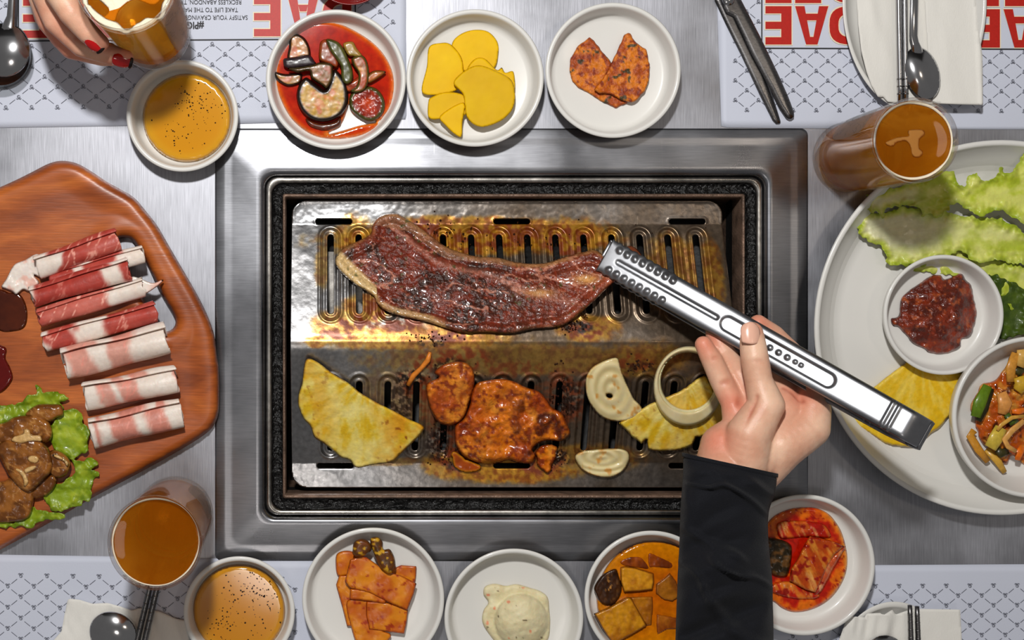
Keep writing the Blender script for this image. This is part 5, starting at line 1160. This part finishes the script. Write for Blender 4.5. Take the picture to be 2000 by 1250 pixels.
# ---------------------------------------------------------------- cutlery
M_CUT = steel('polished_steel', (190, 190, 192), .14, (100, 100, 100), .05, .02, .06, False)
M_CUTD = steel('worn_steel', (120, 118, 118), .28, (400, 900, 100), .2, .06, .2, True)
def spoon(c, rx, ry, rot, z, hpath, hr, label, convex=True):
    """bowl centred at c (px), handle through hpath [(x, y, z)]"""
    e = empty('spoon', P(*c, z), label, 'spoon')
    o_ = ell(c[0], c[1], rx, ry, 48, rot); cs, sn = math.cos(rot), math.sin(rot)
    def h(X, Y, d):
        u = ((X - c[0]) * cs + (Y - c[1]) * sn) / rx; v = (-(X - c[0]) * sn + (Y - c[1]) * cs) / ry
        return (14 if convex else -12) * (1 - np.clip(u * u + v * v, 0, 1))
    b = slab('bowl', o_, z, 2.4, M_CUT, res=2.5, r=0, thin=True, edge=1.0, do_smooth=False, hf=h)
    hd = tube('handle', [tuple(P(*q)) for q in hpath], hr, M_CUT, 14, flat=.45)
    adopt(e, b, hd); return e
def sticks(a, b, r0, r1, label, mat=M_CUT, rings=()):
    a = P(*a); b = P(*b); e = empty('chopstick', b, label, 'chopsticks'); L = [a.lerp(b, t) for t in np.linspace(0, 1, 12)]
    kids = [tube('shaft', L, list(np.linspace(r0, r1, 12)), mat, 12)]
    for t in rings: kids.append(tube('engraved_ring', [a.lerp(b, t), a.lerp(b, t + .008)], [r0 + (r1 - r0) * t + .35] * 2, M_CUTD, 12))
    adopt(e, *kids); e['group'] = 'metal chopsticks'; return e
M_NAP = vm('paper_napkin', col=(226, 223, 216), rough=.75, bump=.25, bscale=700, var=.02, stretch=(4, .6, 1), sheen=.1)
def napkin(pts, z, hf, label, res=4):
    o = slab('paper_napkin', pts, z, 1.6, M_NAP, res=res, r=0, thin=True, edge=1.0, do_smooth=False, hf=hf); tag(o, label, 'napkin'); return o
def nap1(X, Y, d): return 5 * (fbm(X, Y, 70, 4, 3, 1.4, 4) - .5) * 2 * ss(0, 60, 1790 - X) + 2.5 * (fbm(X, Y, 30, 5, 2, 1.4, 5) - .5) * 2 + 3 * np.exp(-((X - 1908 - .04 * Y) / 3) ** 2) - 10 * ss(1700, 1660, X) * ss(60, 160, Y)
napkin(F5([(170, -1100), (185, 0), (200, 260), (235, 560), (290, 780), (345, 930), (420, 1062), (470, 1050), (520, 1105), (640, 1120), (1100, 1130), (1555, 1142), (1550, 600), (1497, 260), (1478, 0), (1470, -1100)]), 31, nap1, 'white paper napkin with rumpled left edge on the upper right plate')
lay = napkin(F5([(900, -1100), (920, 0), (960, 600), (1010, 1120), (1300, 1132), (1552, 1138), (1545, 600), (1490, 260), (1474, 0), (1470, -1100)]), 35, lambda X, Y, d: nap1(X, Y, d) + 1, 'upper folded layer of the napkin right of the spoon')
del lay['label'], lay['category']; lay.name = 'folded_layer'; lay.parent = bpy.data.objects['paper_napkin']
R3 = (.86, .9, .94)
sticks((1752, -160, 46), (1758, 204, 41), 5.6, 5.0, 'left metal chopstick of the pair on the upper right napkin', rings=R3)
sticks((1765, -160, 46), (1769, 204, 41), 5.6, 5.0, 'right metal chopstick of the pair, beside the spoon', rings=R3)
spoon((1801, 143), 34, 53, -.32, 42, [(1790, -160, 50), (1785, 20, 54), (1784, 70, 52), (1787, 84, 48), (1794, 108, 45)], [8, 8, 8, 8, 12], 'metal spoon lying face down on the upper right napkin')
spoon((9, 97), 50, 53, .0, 42, [(24, -120, 60), (23, 0, 52), (21, 32, 48), (17, 52, 44), (12, 66, 43)], [7, 7, 8, 13, 20], 'metal spoon resting over the little sauce cup')
def nap2(X, Y, d): return 6 * (fbm(X, Y, 44, 14, 3, 1.3, 3) - .5) * 2 + 3 * (fbm(X, Y, 14, 15, 2, 1.5, 3) - .5) * 2 + 3
napkin(np.vstack([frill(E1([(-100, 0), (0, 0), (0, 0)]), 0, 9, 1)[:0], np.array(E1([(440, 905), (455, 897), (520, 905), (600, 930), (700, 925), (790, 950), (860, 975), (900, 960), (960, 962), (1050, 985), (1140, 1025), (1242, 1048), (1235, 1170), (1225, 1500), (250, 1500), (330, 1190), (400, 1110), (420, 1000)]))]), 3, nap2, 'creased white paper napkin at the lower left edge')
spoon((221, 1238), 48, 42, .5, 17, [(180, 1450, 20), (200, 1330, 20), (210, 1285, 18)], [8, 8, 12], 'metal spoon bowl on the lower left napkin')
R6 = (.06, .12, .18, .24, .30, .36)
sticks((297, 1128, 16), (232, 1400, 20), 5.2, 6.2, 'left dark metal chopstick below the lower left beer glass', M_CUTD, R6)
sticks((311, 1130, 16), (248, 1400, 20), 5.2, 6.2, 'right dark metal chopstick below the lower left beer glass', M_CUTD, R6)
def nap3(X, Y, d): return 9 * (fbm(X, Y, 20, 24, 2, 1.75, 5) - .5) * 2 * ss(1790, 1740, X) + 1.2 * (fbm(X, Y, 30, 25, 2) - .5) + 2
napkin(E4([(250, 1045), (290, 1035), (410, 1045), (430, 1010), (560, 1005), (575, 1030), (660, 975), (690, 1020), (790, 985), (900, 968), (1275, 975), (1290, 1250), (1290, 1800), (60, 1800), (180, 1250), (225, 1120)]), 30, nap3, 'white pleated paper napkin at the lower right edge')
sticks((1777, 1182, 43), (1785, 1440, 45), 4.2, 6.4, 'left metal chopstick on the lower right napkin', M_CUTD, R6)
sticks((1791, 1184, 43), (1800, 1440, 45), 4.2, 6.4, 'right metal chopstick on the lower right napkin', M_CUTD, R6)
spoon((1728, 1286), 42, 46, 0, 42, [(1735, 1500, 50), (1731, 1370, 50), (1729, 1330, 45)], [8, 8, 12], 'metal spoon just entering on the lower right napkin')

# scissors
e = empty('scissors', P(1422, 0, 10), 'open steel kitchen scissors lying on the upper right placemat', 'scissors')
bB = slab('blade', C3([(1352, -10), (1440, 180), (1560, 420), (1700, 720), (1800, 920), (1828, 948), (1858, 946), (1862, 930), (1840, 860), (1790, 700), (1740, 560), (1660, 420), (1560, 200), (1480, -60), (1400, -80)]), 5, 4, M_CUTD, res=3, r=0, edge=1.0, do_smooth=False, hf=lambda X, Y, d: -3.0 * (1 - ss(0, 7, d)))
bA = slab('blade', C3([(1392, -60), (1410, 30), (1440, 100), (1500, 130), (1560, 250), (1640, 420), (1720, 570), (1790, 700), (1850, 820), (1905, 900), (1935, 915), (1962, 895), (1965, 860), (1920, 740), (1840, 560), (1700, 270), (1560, 0), (1500, -160), (1420, -170)]), 11, 4.5, M_CUTD, res=3, r=0, edge=1.0, do_smooth=False, hf=lambda X, Y, d: -3.5 * (1 - ss(0, 8, d)))
pv = lathe('pivot_screw', P(1422, -1, 14), [(.2, 6), (9, 6), (12, 3), (12.5, 0), (12.5, -2)], M_CUT, 32)
hs = []
for (hx, hy, rot) in ((1330, -190, .35), (1440, -230, -.2)):
    p = [tuple(P(*q, 14)) for q in ell(hx, hy, 34, 60, 26, rot)]; p.append(p[0]); hs.append(tube('handle', p, [8] * len(p), vm('black_plastic', col=(24, 24, 26), rough=.4, bump=.05), 10))
hs.append(tube('handle_shank', [tuple(P(1408, -30, 10)), tuple(P(1370, -120, 14))], [13, 9], M_CUTD, 10)); hs.append(tube('handle_shank', [tuple(P(1412, -30, 16)), tuple(P(1428, -165, 14))], [13, 9], M_CUTD, 10))
adopt(e, bA, bB, pv, *hs)

# ---------------------------------------------------------------- tongs
TA = np.array([1181.0, 498.0]); TB = np.array([1805.0, 848.0]); TD = (TB - TA) / np.hypot(*(TB - TA)); TN = np.array([-TD[1], TD[0]]); TL = float(np.hypot(*(TB - TA)))
def th(t): return 46 + (340 - 46) * t ** .95            # height of the upper arm
M_TONG = steel('tong_steel', (158, 159, 163), .38, (300, 300, 100), .05, .04, .10, False)
def tong_arm(name, upper):
    nt_, na = 300, 34; t = np.linspace(0, 1, nt_); a = np.linspace(-1, 1, na); T, A_ = np.meshgrid(t, a, indexing='ij')
    w_ = 33 - 3.5 * T - 3 * np.exp(-((T - .40) / .05) ** 2) * 0
    gap_ = 0 if upper else (27 + 40 * np.sin(np.clip(T, 0, 1) * math.pi * .62))
    z = th(T) - gap_
    f = np.zeros_like(T)
    X = TL * T; Aw = A_ * w_
    # central rib at the tip, wide channel further back, rows of bumps, finger dots
    def capd(x0, x1, r_): return np.hypot(np.maximum(0, np.maximum(x0 - X, X - x1)), Aw) - r_
    f -= 3.0 * (1 - ss(-1.5, 1.5, capd(30, 250, 4.5)))
    f -= 3.0 * (1 - ss(-3.0, 3.0, capd(276, 500, 15 + 0 * X)))
    for k in range(8):
        for sgn in (-1, 1):
            f += 4.0 * np.clip(1 - ((X - 22 - k * 17) ** 2 + (Aw - sgn * 21) ** 2) / 46, 0, 1)
    for tx in (.452, .518, .545, .572, .597, .615):
        f += 3.0 * np.clip(1 - ((X - tx * TL) ** 2 + Aw ** 2) / (34 if tx < .58 else 20), 0, 1)
    f += 2.2 * np.exp(-((X - TL * .885) / 3) ** 2) + 2.2 * np.exp(-((X - TL * .905) / 3) ** 2)
    f -= 5.0 * np.abs(A_) ** 8
    f *= 1 if upper else -1
    sc_ = 1 + 0.05 * (np.cos(X / 17 * 2 * math.pi) > .0) * (X < 150)
    # curl of the spring end
    k = np.clip((T - .94) / .06, 0, 1)
    z = z + f - (k ** 2) * (30 if upper else -22)
    px = TA[0] + TD[0] * X + TN[0] * Aw * sc_; py = TA[1] + TD[1] * X + TN[1] * Aw * sc_
    if not upper:                                        # stands exactly below the upper arm
        s0 = 1 - th(T) / HC; s1 = 1 - z / HC; px = CX + (px - CX) * s0 / s1; py = CY + (py - CY) * s0 / s1
    V = Pn(px.ravel(), py.ravel(), z.ravel()); idx = np.arange(nt_ * na).reshape(nt_, na)
    F = np.stack([idx[:-1, :-1], idx[:-1, 1:], idx[1:, 1:], idx[1:, :-1]], -1).reshape(-1, 4)[:, ::-1]
    o = mesh_obj(name, V, F, M_TONG); md = o.modifiers.new('t', 'SOLIDIFY'); md.thickness = .0011; md.offset = 0
    return o, V.reshape(nt_, na, 3)
te = empty('tongs', P(TA[0], TA[1], 40), 'long steel barbecue tongs with studded tips, held in the right hand', 'tongs')
ua, Vu = tong_arm('upper_arm', True); la, Vl = tong_arm('lower_arm', False)
na = Vu.shape[1]; V = []; F = []
for k in range(13):                                    # bent spring strip joining the two arms
    q = k / 12; p = Vu[-1] * (1 - q) + Vl[-1] * q; out = math.sin(q * math.pi) * 14 * S
    V.append(p + np.array([TD[0] * out, -TD[1] * out, 0]))
V = np.array(V); idx = np.arange(13 * na).reshape(13, na); F = np.stack([idx[:-1, :-1], idx[:-1, 1:], idx[1:, 1:], idx[1:, :-1]], -1).reshape(-1, 4)
spg = mesh_obj('spring_bend', V.reshape(-1, 3), F, M_TONG); md = spg.modifiers.new('t', 'SOLIDIFY'); md.thickness = .0011; md.offset = 0
adopt(te, ua, la, spg)

# ---------------------------------------------------------------- the right hand and its black sleeve
def skin():
    return vm('skin', rough=.42, bump=.35, bscale=900, sss=.22, var=.04, vscale=260, spec=.4, bdist=.0004, sss_r=(1, .35, .2))
def joint_chain(js):
    out = []
    for a, b in zip(js[:-1], js[1:]):
        sa, sb = 1 - a[2] / HC, 1 - b[2] / HC
        out.append((P(*a[:3]), a[3] * sa * S, P(*b[:3]), b[3] * sb * S))
    return out
def skin_col(tips, creases=(), shade=()):
    tipsP = [(np.array(P(*t[:3])), t[3] * S) for t in tips]; crP = [(np.array(P(*c[0])), np.array(P(*c[1])), c[2] * S) for c in creases]
    def f(v):
        n = fbm(v[:, 0] / S, v[:, 1] / S, 46, 5); c = mixc(rgb(232, 190, 162), rgb(214, 156, 128), ss(.3, .7, n) * .8)
        for p, r_ in tipsP: c = mixc(c, rgb(222, 132, 106), np.exp(-(((v - p) ** 2).sum(1)) / (r_ * r_)) * .75)
        for a, b, w_ in crP:
            ab = b - a; t = np.clip(((v - a) @ ab) / (ab @ ab), 0, 1); d2 = ((v - a - t[:, None] * ab) ** 2).sum(1); c = mixc(c, rgb(178, 96, 72), np.exp(-d2 / (w_ * w_)) * .6)
        return c
    return f
def crease_def(creases, depth=.9):
    crP = [(np.array(P(*c[0])), np.array(P(*c[1])), c[2] * S, c[3] if len(c) > 3 else 1.0) for c in creases]
    def f(v):
        out = (fbm(v[:, 0] / S, v[:, 1] / S, 30, 8, 2) - .5) * 1.2 * S
        for a, b, w_, k in crP:
            ab = b - a; t = np.clip(((v - a) @ ab) / (ab @ ab), 0, 1); d2 = ((v - a - t[:, None] * ab) ** 2).sum(1); out = out - depth * k * 2.4 * S * np.exp(-d2 / (w_ * w_))
        return out
    return f
hh = lambda x, y: th(((x - TA[0]) * TD[0] + (y - TA[1]) * TD[1]) / TL)
ZT_ = hh(1468, 640)                                     # tongs height under the thumb
ch = []
ch += joint_chain([(1374, 673, 158, 17), (1392, 706, 160, 21), (1408, 742, 160, 22), (1432, 788, 165, 24), (1446, 840, 175, 32)])          # little finger
ch += joint_chain([(1396, 652, 132, 18), (1414, 688, 140, 21), (1440, 726, 144, 22.5), (1466, 776, 160, 26), (1470, 830, 178, 34)])        # ring finger
ch += joint_chain([(1438, 650, 118, 18), (1462, 680, 116, 20), (1494, 716, 122, 22), (1528, 752, 150, 24), (1536, 806, 182, 34)])          # middle finger
ch += joint_chain([(1481, 633, 136, 18.5), (1511, 655, 132, 20.5), (1545, 690, 138, 22), (1582, 744, 160, 25), (1588, 800, 190, 33)])      # index finger
ch += joint_chain([(1469, 650, ZT_ + 26, 21.5), (1470, 668, ZT_ + 28, 25), (1474, 700, ZT_ + 34, 27.5), (1482, 745, ZT_ + 36, 27), (1497, 792, 226, 35), (1462, 850, 222, 44), (1448, 905, 210, 52)])   # thumb and its mound
ch += joint_chain([(1588, 800, 190, 34), (1580, 836, 196, 40), (1522, 872, 196, 48), (1474, 930, 186, 42)])                                  # outer side of the palm
ch += joint_chain([(1536, 806, 182, 34), (1505, 870, 190, 50), (1440, 930, 198, 50)])
ch += joint_chain([(1446, 840, 176, 34), (1412, 872, 190, 44), (1412, 930, 205, 56)])                                                        # heel of the hand
ch += joint_chain([(1410, 925, 208, 54), (1400, 1010, 215, 54)]); ch += joint_chain([(1474, 930, 186, 42), (1440, 1010, 205, 50)])
crs = [((1440, 790, 185), (1452, 770, 190), 6), ((1452, 850, 250), (1478, 775, 245), 4), ((1395, 700, 180), (1412, 694, 180), 4), ((1410, 750, 182), (1436, 738, 182), 5),
       ((1452, 704, ZT_ + 62), (1498, 706, ZT_ + 62), 4), ((1520, 790, 228), (1522, 850, 240), 6), ((1530, 760, 180), (1592, 800, 215), 4), ((1425, 690, 165), (1440, 684, 165), 4), ((1440, 800, 200), (1400, 850, 225), 4)]
M_SKIN = skin()
pe = empty('person', P(1440, 900, 180), 'person in a black sleeve reaching in from below and holding the tongs', 'person')
hand = fused('hand', ch, M_SKIN, .00105, 5, deform=crease_def(crs), col=skin_col([(1374, 673, 170, 26), (1396, 652, 150, 24), (1481, 633, 150, 26), (1469, 640, ZT_ + 40, 16), (1428, 790, 180, 30), (1570, 765, 200, 34), (1400, 860, 220, 30)], crs))
def nail(c, d, nrm, w_, l_, mat, name='fingernail'):
    """a nail plate centred at world c, pointing along d, facing nrm (sizes in px)"""
    d = Vector(d).normalized(); nrm = Vector(nrm); nrm = (nrm - d * nrm.dot(d)).normalized(); s_ = d.cross(nrm); vs = []; fs = []; n = 12; m = 12
    for i in range(n + 1):
        for j in range(m + 1):
            u = -1 + 2 * i / n; v = -1 + 2 * j / m; wu = w_ * (1 - .28 * max(0, v) ** 3 - .12 * max(0, -v) ** 3)
            lv = l_ * v * (1 - .22 * u * u)
            vs.append(tuple(Vector(c) + s_ * (u * wu * S) + d * (lv * S) + nrm * ((-.42 * w_ * u * u - .08 * l_ * v * v) * S)))
    for i in range(n):
        for j in range(m): fs.append([i * (m + 1) + j, (i + 1) * (m + 1) + j, (i + 1) * (m + 1) + j + 1, i * (m + 1) + j + 1])
    o = mesh_obj(name, vs, fs, mat); md = o.modifiers.new('t', 'SOLIDIFY'); md.thickness = .0007; md.offset = 0; return o
tn = nail(P(1468, 650, ZT_ + 51), P(1467, 630, ZT_ + 44) - P(1470, 680, ZT_ + 55), (0, -.03, 1), 17, 20, vm('natural_nail', col=(232, 180, 156), rough=.25, bump=.02, var=.03, coat=.3)); tn['label'] = 'bare thumbnail'
# sleeve
Lp = [(1334, 884, 205), (1334, 930, 208), (1330, 1000, 214), (1325, 1090, 222), (1322, 1170, 232), (1318, 1260, 244), (1312, 1400, 262), (1300, 1560, 285)]
Rp = [(1521, 926, 205), (1512, 965, 208), (1500, 1010, 214), (1503, 1080, 222), (1509, 1140, 232), (1511, 1260, 244), (1516, 1400, 262), (1530, 1560, 285)]
def interp(path, t):
    p = np.array(path, float); q = t * (len(p) - 1); i = int(min(q, len(p) - 2)); f = q - i; p0 = p[max(i - 1, 0)]; p1 = p[i]; p2 = p[i + 1]; p3 = p[min(i + 2, len(p) - 1)]
    return .5 * ((2 * p1) + (-p0 + p2) * f + (2 * p0 - 5 * p1 + 4 * p2 - p3) * f * f + (-p0 + 3 * p1 - 3 * p2 + p3) * f ** 3)
nv, na = 150, 96; V = []; rad = []
for i in range(nv + 1):
    t = i / nv; l_, r_ = interp(Lp, t), interp(Rp, t); c = (l_ + r_) / 2; hw = (r_ - l_) / 2; bz = 66 + 14 * t
    for j in range(na):
        a = 2 * math.pi * j / na; y = c[1]
        u = math.cos(a)
        wr = 0
        xx = c[0] + hw[0] * u; yy = c[1] + hw[1] * u
        k = ss(0.04, .12, t)
        wr = (5.5 * (float(fbm(xx, yy, 46, 71, 2, 2.75, 3.2)) - .5) * 2 + 5 * (.5 - abs(float(fbm(xx, yy, 60, 73, 2, .55, 2.4)) - .5) * 6 if abs(float(fbm(xx, yy, 60, 73, 2, .55, 2.4)) - .5) < .08 else 0)) * float(k)
        hem = 2.2 * (1 if t < .035 else 0) + (-1.5 if .035 <= t < .043 else 0)
        g = 1 + (wr + hem) / 90.0
        z = c[2] + bz * math.copysign(abs(math.sin(a)) ** .8, math.sin(a)) * (1 + (wr * 6.5 + hem) / 70.0)
        V.append((c[0] + hw[0] * u * (1 + hem / 90 + wr / 400), c[1] + hw[1] * u, z))
V = np.array(V); idx = np.arange((nv + 1) * na).reshape(nv + 1, na); nx_ = np.roll(idx, -1, 1)
F = np.stack([idx[:-1], nx_[:-1], nx_[1:], idx[1:]], -1).reshape(-1, 4).tolist(); F.append(idx[-1].tolist())
M_SLV = vm('black_jersey', col=(21, 22, 27), rough=.75, bump=.5, bscale=1600, var=.2, vscale=1200, sheen=.06, spec=.12)
slv = mesh_obj('sleeve', Pn(V[:, 0], V[:, 1], V[:, 2]), F, M_SLV); md = slv.modifiers.new('t', 'SOLIDIFY'); md.thickness = .0012; md.offset = -1
sv = [tuple(np.array(P(*(interp(Lp, .043)[:3]))) * (1 - q) + np.array(P(*(interp(Rp, .043)[:3]))) * q) for q in np.linspace(0, 1, 2)]
adopt(pe, hand, tn, slv)

# ---------------------------------------------------------------- the hand with red nails
pe2 = empty('person', P(110, 20, 180), 'person with red fingernails holding a beer glass at the upper left', 'person')
ch = []
ch += joint_chain([(196, 84, 262, 17.5), (172, 64, 272, 22), (140, 26, 280, 26), (112, -20, 275, 29), (96, -90, 262, 34)])        # index
ch += joint_chain([(244, 113, 212, 17), (214, 106, 214, 20), (160, 88, 214, 24), (112, 40, 226, 28), (84, -40, 236, 34)])           # middle
ch += joint_chain([(236, 112, 172, 16), (200, 110, 172, 19), (140, 92, 178, 24), (100, 40, 190, 28), (74, -50, 205, 34)])            # ring
ch += joint_chain([(214, 96, 130, 14), (170, 96, 134, 18), (122, 76, 142, 22), (92, 30, 160, 26), (72, -60, 180, 32)])               # little
ch += joint_chain([(305, -120, 250, 18), (270, -140, 256, 21), (210, -160, 256, 25), (140, -170, 245, 32), (90, -190, 230, 40)])     # thumb, round the far side
ch += joint_chain([(96, -90, 262, 34), (70, -200, 235, 46)]); ch += joint_chain([(84, -40, 236, 34), (62, -200, 225, 46)]); ch += joint_chain([(74, -50, 205, 34), (58, -200, 215, 44)]); ch += joint_chain([(72, -60, 180, 32), (54, -200, 200, 42)])
ch += joint_chain([(66, -200, 225, 52), (30, -330, 235, 54), (0, -470, 250, 62)])
cr2 = [((100, 18, 262), (150, 60, 250), 6), ((150, 75, 240), (190, 96, 236), 5), ((150, 50, 300), (168, 40, 300), 3)]
h2 = fused('hand', ch, M_SKIN, .0011, 5, deform=crease_def(cr2), col=skin_col([(200, 90, 262, 28), (246, 116, 212, 28), (110, 66, 200, 50), (140, 90, 170, 40)], cr2))
M_POL = vm('red_nail_polish', col=(186, 8, 10), rough=.12, bump=0, var=.05, coat=.8)
M_TIP = vm('nail_tip_shade', col=(28, 12, 10), rough=.4, bump=0)  # dark shading at the nail ends, put in as a dark-coloured strip
def red_nail(p0, p1, nrm, w_, l_, lift):
    a = P(*p0); b = P(*p1); d = b - a; c = a + Vector(nrm).normalized() * lift * S
    n_ = nail(c, d, nrm, w_, l_, M_POL); n_['label'] = 'red-painted fingernail'
    t_ = nail(c + d.normalized() * (l_ * .98) * S - Vector(nrm).normalized() * .35 * l_ * .12 * S, d, nrm, w_ * .8, l_ * .18, M_TIP, 'tip_shade_strip'); return [n_, t_]
k1 = red_nail((188, 86, 266), (205, 101, 256), (-.10, -.25, 1), 12, 16, 13)
k2 = red_nail((240, 117, 214), (262, 123, 208), (.0, -.35, 1), 12, 17, 13)
adopt(pe2, h2, *k1, *k2)
